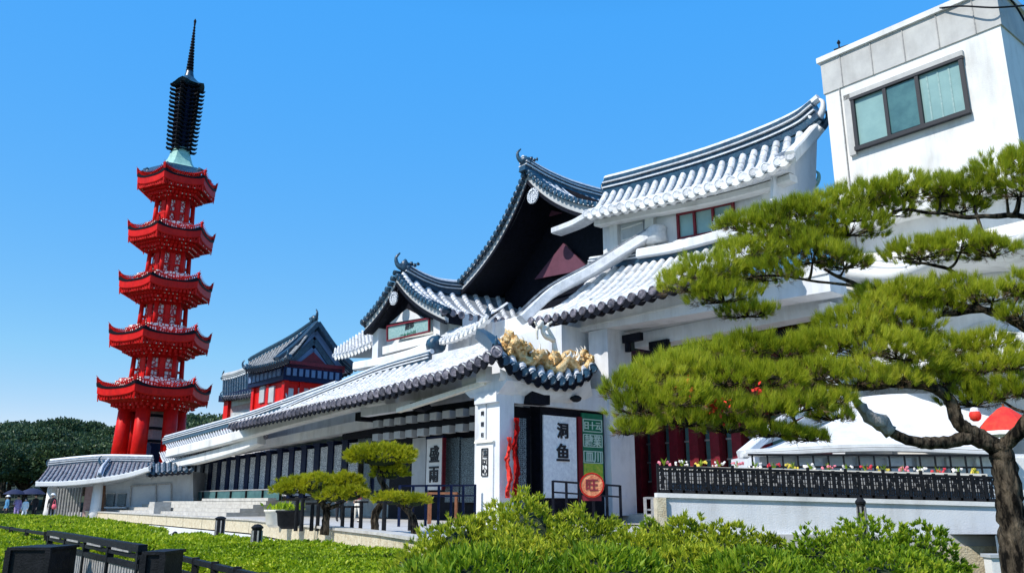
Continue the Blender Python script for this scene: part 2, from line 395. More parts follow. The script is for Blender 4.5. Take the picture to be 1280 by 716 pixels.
MB().box(-43.8, -18, 5.45, 5.8, 2.05, 2.35).build('base_rail', M['navy'], wing)
MB().box(-18.4, -12.4, 5.7, 5.9, 1.96, 5.6).build('dark_panelling', M['navy'], wing)
for i in range(5):
    MB().box(-18.2+i*1.16, -17.5+i*1.16, 5.6, 5.68, 2.3, 5.2).build('painted_screen', M['fretg'], wing)
MB().hexa([H(-43.9, 4.9, 4.72), H(-12, 4.9, 5.6), H(-12, 5.85, 5.6), H(-43.9, 5.85, 4.72), H(-43.9, 4.9, 5.2), H(-12, 4.9, 6.1), H(-12, 5.85, 6.1), H(-43.9, 5.85, 5.2)]).build('lintel', M['plaster'], wing)
MB().box(-14, -13.4, 2.6, 5.6, 5.5, 5.9).build('bracket_beam', M['black'], wing)
MB().box(-20, -12.2, 5.2, 5.5, 5.05, 5.5).build('dark_beam', M['black'], wing)
# lower eave, left half
e1 = [onD(205, 583, 3.4), onD(250, 573, 3.4), onD(300, 559, 3.4), onD(327, 548, 3.4)]
e1 = [H(*p) for p in e1]
roof(wing, [p+ZU*.1+N*.25 for p in e1], [PD(200, 569, 5.6)+ZU*.2, PD(260, 556, 5.6)+ZU*.1, PD(340, 532, 5.6)+ZU*.1], spacing=.42, r=.13, sag=.1, name='lower_roof')
band(wing, [p-ZU*.02 for p in e1], .55, .62, 'plaster2', 'white_eave_roll')
e2 = [H(*onD(*q, 3.0)) for q in [(212, 567), (284, 549), (340, 533), (400, 517), (450, 504), (488, 497)]]
roof(wing, [p+ZU*.1+N*.25 for p in e2], [PD(208, 556, 5.6), PD(300, 532, 5.6), PD(400, 502, 5.6), PD(500, 474, 5.6)], spacing=.42, r=.13, sag=.1, name='middle_roof')
band(wing, e2, .55, .62, 'plaster2', 'white_eave_roll')
ridge(wing, [PD(206, 553, 6.), PD(300, 528, 6.), PD(352, 511, 6.), PD(420, 488, 6.)], .4, .45)
horn(wing, PD(355, 508, 6), U, .8)
horn(wing, PD(208, 552, 6), -U, .6)
MB().box(-44, -12.4, 8.4, 8.6, 5, 7.3).build('rear_wall', M['plaster'], wing)
# glass balustrade on the steps
gb = thing('glass_balustrade', 'low blue glass balustrade between steps and colonnade', 'railing', H(-34, 4.6, 1.8))
q = MB(); q.box(-43.8, -26, 4.62, 4.66, 1.85, 2.45); q.build('glass_panel', M['glass'], gb)
MB().box(-43.8, -26, 4.58, 4.7, 2.452, 2.52).build('top_rail', M['iron2'], gb)
for i in range(8): MB().box(-43.8+i*2.53, -43.72+i*2.53, 4.5, 4.61, 1.8, 2.45).build('post', M['iron'], gb)
# ================================================================== TEMPLE HALL
hall = thing('temple_hall', 'large white temple hall with black tiled gables, hipped porch and upswept roofs', 'building', H(0, 6, 1))
# --- walls
MB().box(-12.8, 8.6, 5.9, 18, 1.0, 1.3).build('plinth', M['stone'], hall)
x = MB()
x.hexa([H(-18.2, 6, 6), H(-10, 6, 6), H(-10, 14, 6), H(-18.2, 14, 6), H(-18.2, 6, 11.2), H(-10, 6, 10.6), H(-10, 14, 10.6), H(-18.2, 14, 11.2)])
x.build('gable_block', M['plaster'], hall)
x = MB(); x.box(-12.6, -.9, 5.55, 7, 6.0, 9.6); x.box(-12.4, -.9, 4.0, 5.5, 5.9, 8.3); x.build('front_wall', M['plaster'], hall)
MB().box(-33, -24, 5.86, 7.1, 5.6, 6.55).build('side_wall', M['plaster'], hall)
MB().box(-24, -12.4, 5.86, 7.1, 5.6, 7.0).build('side_wall', M['plaster'], hall)
for px_ in (583, 612): 
    s = onD(px_, 440, 5.4)[0]; MB().box(s-.18, s+.18, 5.4, 5.55, 7., 9.6).build('pilaster', M['plaster'], hall)
s0, s1, z0, z1 = RD(690, 722, 419, 448, 5.5)
MB().box(s0, s1, 5.42, 5.6, z0, z1).build('dark_opening', M['black'], hall)
MB().box(s1+.02, s1+.5, 5.44, 5.53, z0-.1, z1-.1).build('beige_shutter', M['pink'], hall)
MB().box(s1-.1, s1+.6, 5.3, 5.53, z1-.08, z1+.04).build('shutter_hood', M['plaster2'], hall)
# --- right facade: pillar, beams, dark recess
MB().box(-.55, .45, 5.1, 6.4, 1.3, 8.1).build('pillar', M['plaster'], hall)
MB().box(-.62, .52, 5.04, 6.06, 1.25, 1.9).build('pillar_base', M['plaster'], hall)
MB().hexa([H(-.9, 5.05, 8.15), H(9.6, 5.05, 7.75), H(9.6, 6, 7.75), H(-.9, 6, 8.15), H(-.9, 5.05, 8.95), H(9.6, 5.05, 8.75), H(9.6, 6, 8.75), H(-.9, 6, 8.95)]).build('beam', M['plaster'], hall)
MB().box(-.9, 9.6, 5.0, 5.05, 8.3, 8.36).build('beam_moulding', M['plaster2'], hall)
MB().box(.46, 9.19, 6.6, 7.4, 7.5, 8.05).build('inner_beam', M['plaster'], hall)
MB().box(.46, 9.19, 6.05, 12, 8.06, 8.2).build('ceiling', M['grey'], hall)
MB().box(-2.3, 9.19, 7.45, 9.29, 7.2, 7.4).build('inner_soffit', M['black'], hall)
MB().box(-2.4, 9.19, 9.3, 9.6, 1.3, 8.05).build('recess_wall', M['maroon'], hall)
for p in ((.5, 5.95, 7.45), (1.3, 6.55, 7.15)):
    b = MB(); b.bar(H(p[0], p[1], p[2]+.3), H(p[0]+.9, p[1], p[2]+.3), .2, .3); b.tube([H(p[0]+.2, p[1], p[2]+.2), H(p[0]+.2, p[1], p[2]-.2)], .12, 8); b.build('bracket', M['black'], hall)
for i in range(7):
    s = -1.75+i*.98
    MB().box(s, s+.42, 8.7, 9.1, 1.35, 6.9).build('maroon_column', M['maroon'], hall)
    f = MB(); f.box(s+.46, s+.94, 9.15, 9.28, 2.5, 4.8); f = f.build('window', M['glass'], hall)
    w = MB()
    for zz in (2.5, 3.25, 4., 4.75): w.box(s+.45, s+.95, 9.08, 9.15, zz, zz+.06)
    w.build('window_bars', M['iron2'], f)
MB().box(-2, 9, 8.6, 9.29, 4.9, 5.1).build('maroon_lintel', M['maroon'], hall)
MB().box(8.6, 9.0, 6.06, 9.29, 1.3, 7.7).build('side_wall', M['plaster'], hall)
# --- long main roof
hipL = [PD(652, 400, 4.0), PD(690, 366, 5.2), PD(742, 338, 6.6), PD(785, 312, 7.4), PD(822, 290, 7.9)]
me_ = [PD(664, 402, 4), PD(700, 396, 4), PD(760, 381, 4), PD(820, 363, 4), PD(882, 343, 4), H(8.6, 4, 9.0)]
mt_ = [PD(752, 338, 7.6), PD(790, 334, 7.6), PD(840, 325, 7.6), PD(885, 314, 7.6), PD(930, 303, 7.6), H(6.8, 7.6, 11.3), H(7.6, 7.6, 11.3)]
roof(hall, me_, mt_, spacing=.5, r=.15, sag=.35, name='main_roof', drop=.26, tile_len=.5)
ridge(hall, [PD(738, 334, 7.7), PD(800, 326, 7.7), PD(875, 311, 7.7), PD(940, 296, 7.7), H(7.4, 7.7, 11.3)], .3, .35)
band(hall, hipL, .62, .42, 'tile', 'hip_ridge')
o_ = MB()
for k in (-.2, .02, .24):
    o_.sweep([p+ZU*.2+N*k for p in smoothline(hipL)], [(-.05, 0), (.05, 0), (.05, .08), (-.05, .08)])
o_.build('hip_courses', M['tilebase'], hall)
b = MB(); b.lathe(hipL[-1], [(.5, -.5), (.42, -.1), (.48, .1), (.3, .25)], 12, axis=ZU); b.build('hip_end_boss', M['tile'], hall, True)
# --- upper storey
def zl(px, py, d): return onD(px, py, d)
MB().hexa([H(-2.4, 8, 11.0), H(6.6, 8, 11.0), H(6.6, 9.5, 11.0), H(-2.4, 9.5, 11.0), H(-2.4, 8, 13.9), H(6.6, 8, 13.5), H(6.6, 9.5, 13.5), H(-2.4, 9.5, 13.9)]).build('upper_wall', M['plaster'], hall)
cn = [PD(742, 262, 7.4), PD(800, 249, 7.4), PD(880, 232, 7.4), PD(950, 213, 7.4), PD(985, 200, 7.4)]
band(hall, [p-ZU*.25 for p in cn], .8, .42, 'plaster', 'cornice')
band(hall, [p-ZU*.62+N*.25 for p in cn], .5, .28, 'plaster2', 'cornice')
band(hall, [PD(800, 318, 7.6), PD(850, 309, 7.6), PD(925, 289, 7.6), PD(985, 270, 7.6)], .5, .4, 'plaster', 'sill_course')
for px_ in (768, 813, 963):
    s = onD(px_, 270, 7.9)[0]; MB().box(s-.22, s+.22, 7.8, 8.0, 11.2, 13.6).build('pilaster', M['plaster2'], hall)
s0, s1, z0, z1 = RD(777, 803, 268, 297, 7.9)
MB().box(s0, s1, 7.93, 8.02, z0, z1).build('side_panel', M['grey'], hall)
o_ = MB()
for k in range(3): o_.box(s0-.02, s1+.02, 7.88, 7.93, z0+(z1-z0)*k/2-.03, z0+(z1-z0)*k/2+.03)
o_.build('panel_moulding', M['plaster2'], hall)
sa = onD(848, 285, 7.9)[0]; sb_ = onD(917, 270, 7.9)[0]; za0, za1 = onD(848, 299, 7.9)[2], onD(848, 268, 7.9)[2]; zb0, zb1 = onD(917, 286, 7.9)[2], onD(917, 253, 7.9)[2]
wn = MB().hexa([H(sa, 7.94, za0), H(sb_, 7.94, zb0), H(sb_, 7.99, zb0), H(sa, 7.99, za0), H(sa, 7.94, za1), H(sb_, 7.94, zb1), H(sb_, 7.99, zb1), H(sa, 7.99, za1)]).build('window', M['curtain'], hall)
fr = MB(); 
for t_ in (0, .31, .65, 1):
    s = sa+(sb_-sa)*t_; fr.bar(H(s, 7.9, za0+(zb0-za0)*t_-.05), H(s, 7.9, za1+(zb1-za1)*t_+.05), .1, .1, up=N)
fr.bar(H(sa, 7.9, za0), H(sb_, 7.9, zb0), .1, .1); fr.bar(H(sa, 7.9, za1), H(sb_, 7.9, zb1), .1, .1)
fr.build('frame', M['maroon'], wn)
MB().bar(H(sa-.15, 7.85, za0-.14), H(sb_+.15, 7.85, zb0-.14), .25, .14).build('sill', M['plaster2'], wn)
MB().lathe(H(sa+(sb_-sa)*.8, 7.84, zb0+.25), [(.45, 0), (.45, .05)], 20, axis=-N).build('medallion', M['fret'], wn)
ue = [PD(733, 268, 6.6), PD(760, 262, 6.6), PD(820, 250, 6.6), PD(880, 236, 6.6), PD(940, 217, 6.6), PD(988, 196, 6.6)]
ut = [PD(758, 243, 9.6), PD(800, 234, 9.6), PD(880, 212, 9.6), PD(950, 188, 9.6), PD(1000, 168, 9.6)]
roof(hall, ue, ut, spacing=.5, r=.15, sag=.3, name='upper_roof', cap='tile', edge='plaster2', base='dtile')
ridge(hall, [PD(758, 243, 10), PD(800, 233, 10), PD(880, 211, 10), PD(950, 187, 10), PD(1000, 165, 10), PD(1026, 146, 10)], .55, .75)
horn(hall, PD(1020, 152, 10), U+ZU*.3, .8, 'tile'); horn(hall, PD(758, 240, 10), -U, .6)
horn(hall, PD(1026, 158, 10.3)-ZU*.1, U, .7)
# right verge: white rake board from the ridge end to the eave corner and the rear hook
rk = [PD(1024, 158, 10.), PS(1003, 180, 7.6), PD(988, 196, 6.8)]
vg = [PD(1020, 162, 10), PD(1004, 180, 8.8), PD(992, 192, 7.4), PD(988, 197, 6.6)]
band(hall, vg, .35, .45, 'plaster2', 'verge_board')
vg2 = [PD(1024, 158, 10), PD(1008, 180, 9.9), PD(1000, 205, 9.8), PD(1006, 226, 9.9), PD(1018, 234, 10.1)]
band(hall, vg2, .35, .45, 'plaster2', 'verge_board')
x = MB(); x.poly([H(6.5, 7.2, 12.), H(6.5, 9.9, 12.), H(6.9, 9.9, 15.0), H(6.7, 7.2, 13.6)], U*.12); x.build('end_gable_wall', M['plaster'], hall)
roof(hall, [H(-2, 12.4, 13.4), H(1.5, 12.4, 13.2), H(5., 11.6, 13.4)], [PD(758, 243, 10), PD(880, 211, 10), PD(960, 182, 10)], sag=.3, name='rear_roof')
horn(hall, PD(1017, 232, 10.1), U, .55, 'copper')
# upturned soffit piece left of the upper storey
band(hall, [PD(696, 290, 7.2), PD(722, 280, 7.2), PD(745, 268, 7.2), PD(775, 262, 7.2)], .7, .3, 'tile', 'curled_eave_end')
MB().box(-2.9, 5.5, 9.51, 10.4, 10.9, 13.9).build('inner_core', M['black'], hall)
# --- gables
def gable(root, d, L, R, A, depth, sagL, sagR, bw=.45, roofR=True, inner='purple', spacing=.5, ridge_end_z=0, name='gable'):
    """L,R,A are (s,z). bargeboards, verge tiles, roof slopes running back, dark recess"""
    def curve(F, sag, n=14):
        out = []
        for i in range(n+1):
            t = i/n; s = A[0]+(F[0]-A[0])*t; z = A[1]+(F[1]-A[1])*t-sag*4*t*(1-t)*(1+.3*(1-2*t)); out.append((s, z))
        return out
    gb = MB(); lower = MB(); vt = MB(); lst = MB()
    for F, sg in ((L, sagL), (R, sagR)):
        c = curve(F, sg); P = [H(s, d, z) for s, z in c]
        for k, (w0, w1, dd, bb) in enumerate(((0, bw, 0, gb), (bw, bw*1.25, -.06, lst))):
            for i in range(len(P)-1):
                p, q = P[i], P[i+1]
                bb.hexa([p-ZU*(w1+.1)+N*dd, q-ZU*(w1+.1)+N*dd, q-ZU*(w1+.1)+N*(dd+.18), p-ZU*(w1+.1)+N*(dd+.18), p-ZU*w0+N*dd, q-ZU*w0+N*dd, q-ZU*w0+N*(dd+.18), p-ZU*w0+N*(dd+.18)])
        # dark underside behind the board
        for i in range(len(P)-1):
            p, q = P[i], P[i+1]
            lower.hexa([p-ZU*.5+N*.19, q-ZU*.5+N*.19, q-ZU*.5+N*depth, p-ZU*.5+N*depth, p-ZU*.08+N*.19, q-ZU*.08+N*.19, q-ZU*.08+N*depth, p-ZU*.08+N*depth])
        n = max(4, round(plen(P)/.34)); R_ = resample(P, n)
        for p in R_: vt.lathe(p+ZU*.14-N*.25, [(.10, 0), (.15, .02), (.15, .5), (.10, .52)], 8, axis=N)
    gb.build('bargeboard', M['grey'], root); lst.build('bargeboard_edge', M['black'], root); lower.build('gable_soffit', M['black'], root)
    vt.build('verge_tiles', M['dtile'], root, True)
# big gable
bA = onD(660, 216, 9); bL = onD(577, 355, 9); bR = (-2.6, 9, 14.55)
gable(hall, 9, (bL[0], bL[2]), (bR[0], bR[2]), (bA[0], bA[2]), 2.6, .75, .55, bw=.42)
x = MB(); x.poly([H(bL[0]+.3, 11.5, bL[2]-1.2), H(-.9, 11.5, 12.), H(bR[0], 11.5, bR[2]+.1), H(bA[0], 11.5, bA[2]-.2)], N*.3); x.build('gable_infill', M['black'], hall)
x = MB(); x.poly([PD(668, 349, 11.2), PD(736, 336, 11.2), PD(704, 304, 11.2)], N*.1); x.build('painted_board', M['purple'], hall)
x = MB(); x.poly([PD(668, 275, 11.2), PD(702, 266, 11.2), PD(684, 262, 11.2)], N*.1); x.build('painted_board', M['purple'], hall)
x = MB(); 
x.poly([PD(*q_, 11.0) for q_ in [(662, 296), (694, 346), (700, 346), (668, 292)]], N*.1)
x.v and None
p = PD(667, 245, 8.9); MB().lathe(p, [(.42, 0), (.42, .08), (.28, .1), (.26, .06)], 20, axis=-N).build('gable_medallion', M['fret'], hall)
rz = bA[2]
ridge(hall, [H(bA[0], 8.6, rz+.15), H(bA[0], 10.5, rz-.2), H(bA[0], 13, rz-.3), H(bA[0], 18, rz)], .5, .55)
roof(hall, [H(bR[0], 8.9, bR[2]+.1), H(bR[0], 12, bR[2]), H(bR[0], 18, bR[2]+.3)], [H(bA[0], 8.9, rz), H(bA[0], 12, rz-.3), H(bA[0], 18, rz-.1)], sag=.55, name='great_gable_roof', soffit=None)
roof(hall, [H(bL[0], 8.9, bL[2]+.1), H(bL[0], 12, bL[2]), H(bL[0], 18, bL[2]+.3)], [H(bA[0], 8.9, rz), H(bA[0], 12, rz-.3), H(bA[0], 18, rz-.1)], sag=.75, name='great_gable_roof', soffit=None)
horn(hall, H(bA[0], 8.7, rz+.5), -N*.5-U*.3, .7)
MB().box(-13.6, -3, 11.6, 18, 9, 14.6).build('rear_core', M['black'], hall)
# small gable
gA = onD(497, 345, 5); gL = onD(456, 406, 5); gR = onD(557, 391, 5)
gable(hall, 5, (gL[0], gL[2]), (gR[0], gR[2]), (gA[0], gA[2]), 1.0, .28, .3, bw=.36)
x = MB(); x.poly([PD(468, 412, 5.7), PD(548, 396, 5.7), PD(499, 362, 5.7)], N*.25); x.build('gable_wall', M['black'], hall)
x = MB(); x.poly([PD(487, 404, 5.62), PD(529, 397, 5.62), PD(508, 386, 5.62)], N*.08); x.build('gable_panel', M['plaster'], hall)
p = PD(493, 373, 4.9); MB().lathe(p, [(.36, 0), (.36, .08), (.22, .1), (.2, .06)], 20, axis=-N).build('gable_medallion', M['fret'], hall)
sr = [PS(503, 343, gA[0]), PS(530, 357, gA[0]), PS(560, 365, gA[0]), PS(620, 366, gA[0]), PS(665, 360, gA[0]), PS(705, 347, gA[0])]
ridge(hall, sr, .5, .55); horn(hall, sr[0]+ZU*.35, -N*.6-U*.4, .8)
roof(hall, [H(gR[0], 4.9, gR[2]+.05), PS(600, 399, gR[0]), PS(650, 402, gR[0]), PS(700, 400, gR[0])], sr[:1]+[p-ZU*.1 for p in sr[1:]], sag=.25, spacing=.5, r=.16, name='small_gable_roof', soffit=None)
roof(hall, [H(gL[0], 4.9, gL[2]+.05), H(gL[0], 8, gL[2]), H(gL[0], 14, gL[2]+.3)], [sr[0], H(gA[0], 9, gA[2]-.6), H(gA[0], 14, gA[2]-.2)], sag=.28, name='small_gable_roof', soffit=None)
# plaque wall under the small gable
for a_, b_ in (((472, 408), (472, 448)), ((548, 393), (548, 425))):
    s, _, zt = onD(*a_, 5.6); zb = onD(*b_, 5.6)[2]; MB().box(s-.3, s+.3, 5.5, 6.05, zb, zt).build('pilaster', M['plaster'], hall)
x = MB().hexa([PD(478, 443, 5.3), PD(545, 426, 5.3), PD(545, 426, 5.3)+N*.7, PD(478, 443, 5.3)+N*.7, PD(478, 433, 5.3), PD(545, 417, 5.3), PD(545, 417, 5.3)+N*.7, PD(478, 433, 5.3)+N*.7]); x.build('sill_course', M['plaster2'], hall)
x = MB(); x.poly([PD(480, 452, 5.9), PD(540, 438, 5.9), PD(540, 424, 5.9), PD(480, 440, 5.9)], N*.1); x.build('carved_frieze', M['fretg'], hall)
# left shoulder roof beyond the small gable
roof(hall, [PD(418, 445, 6), PD(440, 440, 6), PD(474, 425, 6)], [PD(420, 436, 7.5), PD(445, 420, 7.5), PD(470, 404, 7.5)], spacing=.4, r=.12, sag=.1, name='shoulder_roof', cap='tile', edge='plaster2')
x = MB(); x.poly([PD(425, 447, 6.6), PD(474, 447, 6.6), PD(474, 420, 6.6), PD(440, 432, 6.6)], N*.2); x.build('shoulder_wall', M['grey'], hall)
# white curved ridge tube and lip right of the plaque
band(hall, [PD(446, 458, 4.6), PD(480, 452, 4.6), PD(515, 443, 4.6), PD(542, 432, 4.6)], .5, .45, 'plaster2', 'round_ridge')
b = MB(); b.lathe(PD(545, 431, 4.6), [(.42, -.25), (.46, 0), (.42, .25), (.2, .3)], 12, axis=U); b.build('ridge_boss', M['dtile'], hall, True)
lip = [PD(541, 428, 4.6), PD(565, 422, 4.6), PD(588, 412, 4.6), PD(608, 396, 4.6)]
roof(hall, lip, [p+N*1.2+ZU*.75 for p in lip], spacing=.36, r=.1, sag=.05, name='lip_roof', cap='tile', edge='plaster2', drop=.16)
horn(hall, PD(610, 394, 4.7), U*.5-N*.5, .45)
# --- porch: roofs
pe = [PD(400, 508, -.6), PD(440, 500, -.7), PD(478, 490, -.8), PD(521, 478, -.8), PD(562, 467, -.8), PD(600, 452, -.8), PD(621, 440, -.8)]
pt = [PD(385, 503, 3.9), PD(430, 485, 3.9), PD(482, 466, 3.9), PD(545, 452, 3.9), PD(585, 440, 3.5), PD(604, 431, 2.0), PD(618, 428, .6)]
pe = [PD(290, 533, -.3), PD(345, 521, -.4)]+pe; pt = [PD(300, 527, 3.9), PD(345, 516, 3.9)]+pt
roof(hall, pe, pt, spacing=.46, r=.17, sag=.12, name='porch_roof', drop=.25, soffit='black')
ridge(hall, [PD(352, 519, 4), PD(385, 505, 4), PD(430, 487, 4), PD(482, 467, 4), PD(540, 451, 4)], .4, .42)
qe = [PS(621, 440, 1.0), PS(637, 456, 1.0), PS(662, 468, 1.0), PS(692, 476, 1.0), PS(718, 475, 1.0), PS(741, 461, 1.0)]
qt = [PD(612, 431, .5), PS(640, 437, -.9), PS(665, 445, -.9), PS(692, 449, -.9), PS(715, 448, -.9), PS(738, 443, -.9)]
roof(hall, qe, qt, spacing=.44, r=.15, sag=.1, name='porch_side_roof', cap='dtile', drop=.28, soffit='plaster')
horn(hall, PS(621, 437, 1.0), U-N, .42, 'dtile')
b = MB(); b.sweep(smoothline([PS(621, 441, 1.), PD(613, 430, .6), PD(600, 420, 2.6)]), [(-.2, -.1), (.2, -.1), (.15, .3), (-.15, .3)]); b.build('porch_hip', M['dtile'], hall)
# porch: curved white soffit and lintels
sf = [[PS(px_, py_, .75) for px_, py_ in ((625, 470), (650, 482), (680, 492), (710, 494), (738, 480))], [PS(px_, py_, .2) for px_, py_ in ((622, 478), (648, 497), (680, 506), (712, 507), (742, 500))]]
x = MB(); x.grid([[p+ZU*.25 for p in sf[0]]]+sf); x.build('curved_soffit', M['plaster2'], hall, True)
MB().box(.02, .35, .6, 5.1, 4.95, 5.75).build('side_lintel', M['plaster'], hall)
MB().box(-.9, .3, -.15, .9, 4.95, 5.3).build('capital', M['plaster'], hall)
x = MB(); x.poly([H(-1.7, -.1, 5.9), H(-1.7, -.1, 5.55), H(-1.2, -.1, 5.2), H(.3, -.1, 5.2), H(.8, -.1, 5.6), H(.8, -.1, 5.9)], N*.9); x.build('bracket_block', M['plaster'], hall)
MB().box(-.55, 0, -.35, -.1, 5.65, 6.15).build('bracket_block', M['plaster2'], hall)
x = MB(); x.poly([H(.2, 1., 4.95), H(.2, 1.9, 4.95), H(.2, 1.9, 5.9), H(.2, 1.2, 5.9)], U*.5); x.build('dark_corbel', M['black'], hall)
b = MB(); b.blob(H(.75, 3.1, 5.25), .2, amp=.1, sc=(1, 1, .6)); b.build('dome_lamp', M['iron'], hall, True)
MB().bar(PD(498, 513, -.1), PD(608, 478, -.1), .22, .16).build('eave_beam', M['ivory'], hall)
MB().box(-1.05, .3, 0, .62, 1.0, 4.95).build('porch_pillar', M['plaster'], hall)
# porch: left recess with beams and rafter blocks
MB().box(-13, -.9, 4.02, 4.3, 1.0, 6.2).build('recess_wall', M['black'], hall)
for zz, hh in ((5.35, .3), (4.75, .22)):
    MB().box(-12, -.95, 2.6, 3.0, zz, zz+hh).build('dark_beam', M['black'], hall)
    b = MB()
    for i in range(12): b.box(-11.8+i*.92, -11.3+i*.92, 2.3, 2.62, zz-.32, zz-.02)
    b.build('rafter_blocks', M['grey'], hall)
MB().box(-11, -6.2, 1.2, 1.6, 5.4, 5.75).build('bracket_beam', M['plaster'], hall)
x = MB(); x.blob(H(-6.3, 1.2, 5.45), .3, sc=(1.6, 1, .7)); x.build('dark_corbel', M['black'], hall)
for px0, px1, m_ in ((516, 533, 'grey'), (558, 575, 'fretg'), (577, 595, 'fretg')):
    s0, s1, z0, z1 = RD(px0, px1, 547, 618, 3.8); MB().box(s0, s1, 3.75, 3.95, z0-.3, z1).build('screen_panel', M[m_], hall)
# porch right face: door jambs, dark doorway, maroon frames
MB().box(-.35, .12, 1.95, 5.1, 1.2, 4.95).build('door_surround', M['black'], hall)
MB().box(-.9, -.4, .62, 1.95, 1.2, 4.95).build('dark_doorway', M['black'], hall)
d0, d1, z0, z1 = RS(722, 727, 520, 610, .16); MB().box(.12, .22, d0, d1, 1.3, 4.7).build('maroon_frame', M['maroon'], hall)
d0, d1, z0, z1 = RS(639, 645, 530, 620, .1); MB().box(-.1, .06, d0, d1, 1.3, 4.5).build('carved_jamb', M['fretg'], hall)
d0, d1, z0, z1 = RS(652, 656, 530, 620, .1); MB().box(-.1, .06, d0-.1, d1+.1, 1.3, 4.5).build('carved_jamb', M['fretg'], hall)
MB().box(-.3, .1, 4.8, 5.1, 1.2, 4.95).build('white_jamb', M['plaster2'], hall)
# ================================================================== PAGODA
PX, PYY = -40.75, 95.
pag = thing('pagoda', 'tall red five-tiered hexagonal pagoda with a dark ringed spire rising behind the gatehouse', 'pagoda', (PX, PYY, 0))
A0 = math.radians(33)
def hx(R, z, off=0, n=6): return [V((PX+math.cos(A0+off+2*math.pi*i/n)*R, PYY+math.sin(A0+off+2*math.pi*i/n)*R, z)) for i in range(n)]
def hring(mb, R0, z0, R1, z1, up0=0, up1=0, seg=8, mi=0):
    rows = [[], []]
    for i in range(6):
        for k in range(seg):
            t = k/seg; u = abs(2*t-1)**3
            for row, R, z, up in ((rows[0], R0, z0, up0), (rows[1], R1, z1, up1)):
                a, b = hx(R, z)[i], hx(R, z)[(i+1) % 6]; p = a.lerp(b, t); row.append(p+ZU*up*u)
    mb.grid(rows, mi, True)
tiers = [(12.9, 6.0, 2.95), (19.0, 5.45, 2.6), (25.2, 5.1, 2.4), (31.4, 4.8, 2.2), (38.0, 4.5, 2.05)]
bodyz = [5.2]+[t[0]+1.9 for t in tiers]
rndp = random.Random(3)
def ptier(z, R, Rb):
    """one roof tier: underside, fascia, dark rim, tiled top, cresting"""
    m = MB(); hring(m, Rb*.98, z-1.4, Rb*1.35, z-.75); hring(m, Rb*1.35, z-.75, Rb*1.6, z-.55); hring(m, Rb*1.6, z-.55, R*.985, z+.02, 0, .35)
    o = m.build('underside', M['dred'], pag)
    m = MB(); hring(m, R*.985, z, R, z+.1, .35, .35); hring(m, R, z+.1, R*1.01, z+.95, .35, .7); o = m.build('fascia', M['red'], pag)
    m = MB(); hring(m, R*1.02, z+.82, R*1.03, z+1.02, .4, .6); hring(m, R*1.03, z+1.02, R*.98, z+1.08, .6, .6); m.build('dark_rim', M['black'], o)
    m = MB(); hring(m, R, z+1.05, R*.72, z+1.35, .7, .1); hring(m, R*.72, z+1.35, Rb*1.02, z+2.1, .1, 0); m.build('roof_tiles', M['dred'], o)
    m = MB(); hring(m, R*.72, z+1.3, R*.72, z+2.0); hring(m, R*.66, z+1.3, R*.66, z+2.3); m.build('filigree', M['fretr'], o)
    # cresting spikes
    m = MB(); P = []
    for i in range(6):
        a, b = hx(R*1.0, z+1.05)[i], hx(R*1.0, z+1.05)[(i+1) % 6]
        for k in range(20):
            t = k/20; p = a.lerp(b, t)+ZU*.72*abs(2*t-1)**3; c = V((PX, PYY, p.z)); o_ = (p-c).normalized()
            h = .42+.25*abs(2*t-1)**2
            m.tube([p-o_*.1, p+ZU*h*.6+o_*.05, p+ZU*h+o_*.28], [.07, .06, .015], 5)
        m.bar(a+ZU*.4, a+ZU*1.15+(a-V((PX, PYY, a.z))).normalized()*.1, .22, .22)
        m.bar(a+ZU*.8, a.lerp(b, .5)+ZU*.12, .1, .1); m.bar(b+ZU*.8, a.lerp(b, .5)+ZU*.12, .1, .1)
    m.build('cresting', M['red'], o)
    # bracket rows and little hanging drops
    m = MB(); w = MB()
    for rr, zz, nn in ((Rb*1.25, z-.95, 5), (Rb*1.5, z-.68, 7), (R*.78, z-.3, 9), (R*.93, z-.08, 11)):
        C_ = hx(rr, zz)
        for i in range(6):
            for k in range(nn):
                p = C_[i].lerp(C_[(i+1) % 6], (k+.5)/nn); m.box(p.x-.13, p.x+.13, p.y-.13, p.y+.13, zz-.22, zz+.1, FW)
                if rndp.random() < .35: w.box(p.x-.045+.2, p.x+.045+.2, p.y-.045, p.y+.045, zz-.2, zz-.1, FW)
    for p in hx(R*.97, z): m.tube([p+ZU*.3, p-ZU*.45], [.14, .05], 6)
    for i in range(6):
        for k in range(14):
            a, b = hx(R*.96, z)[i], hx(R*.96, z)[(i+1) % 6]; p = a.lerp(b, (k+.5)/14); m.tube([p+ZU*.2, p-ZU*.28], [.1, .03], 5)
    m.build('brackets', M['red'], pag); w.build('white_studs', M['ivory'], pag)
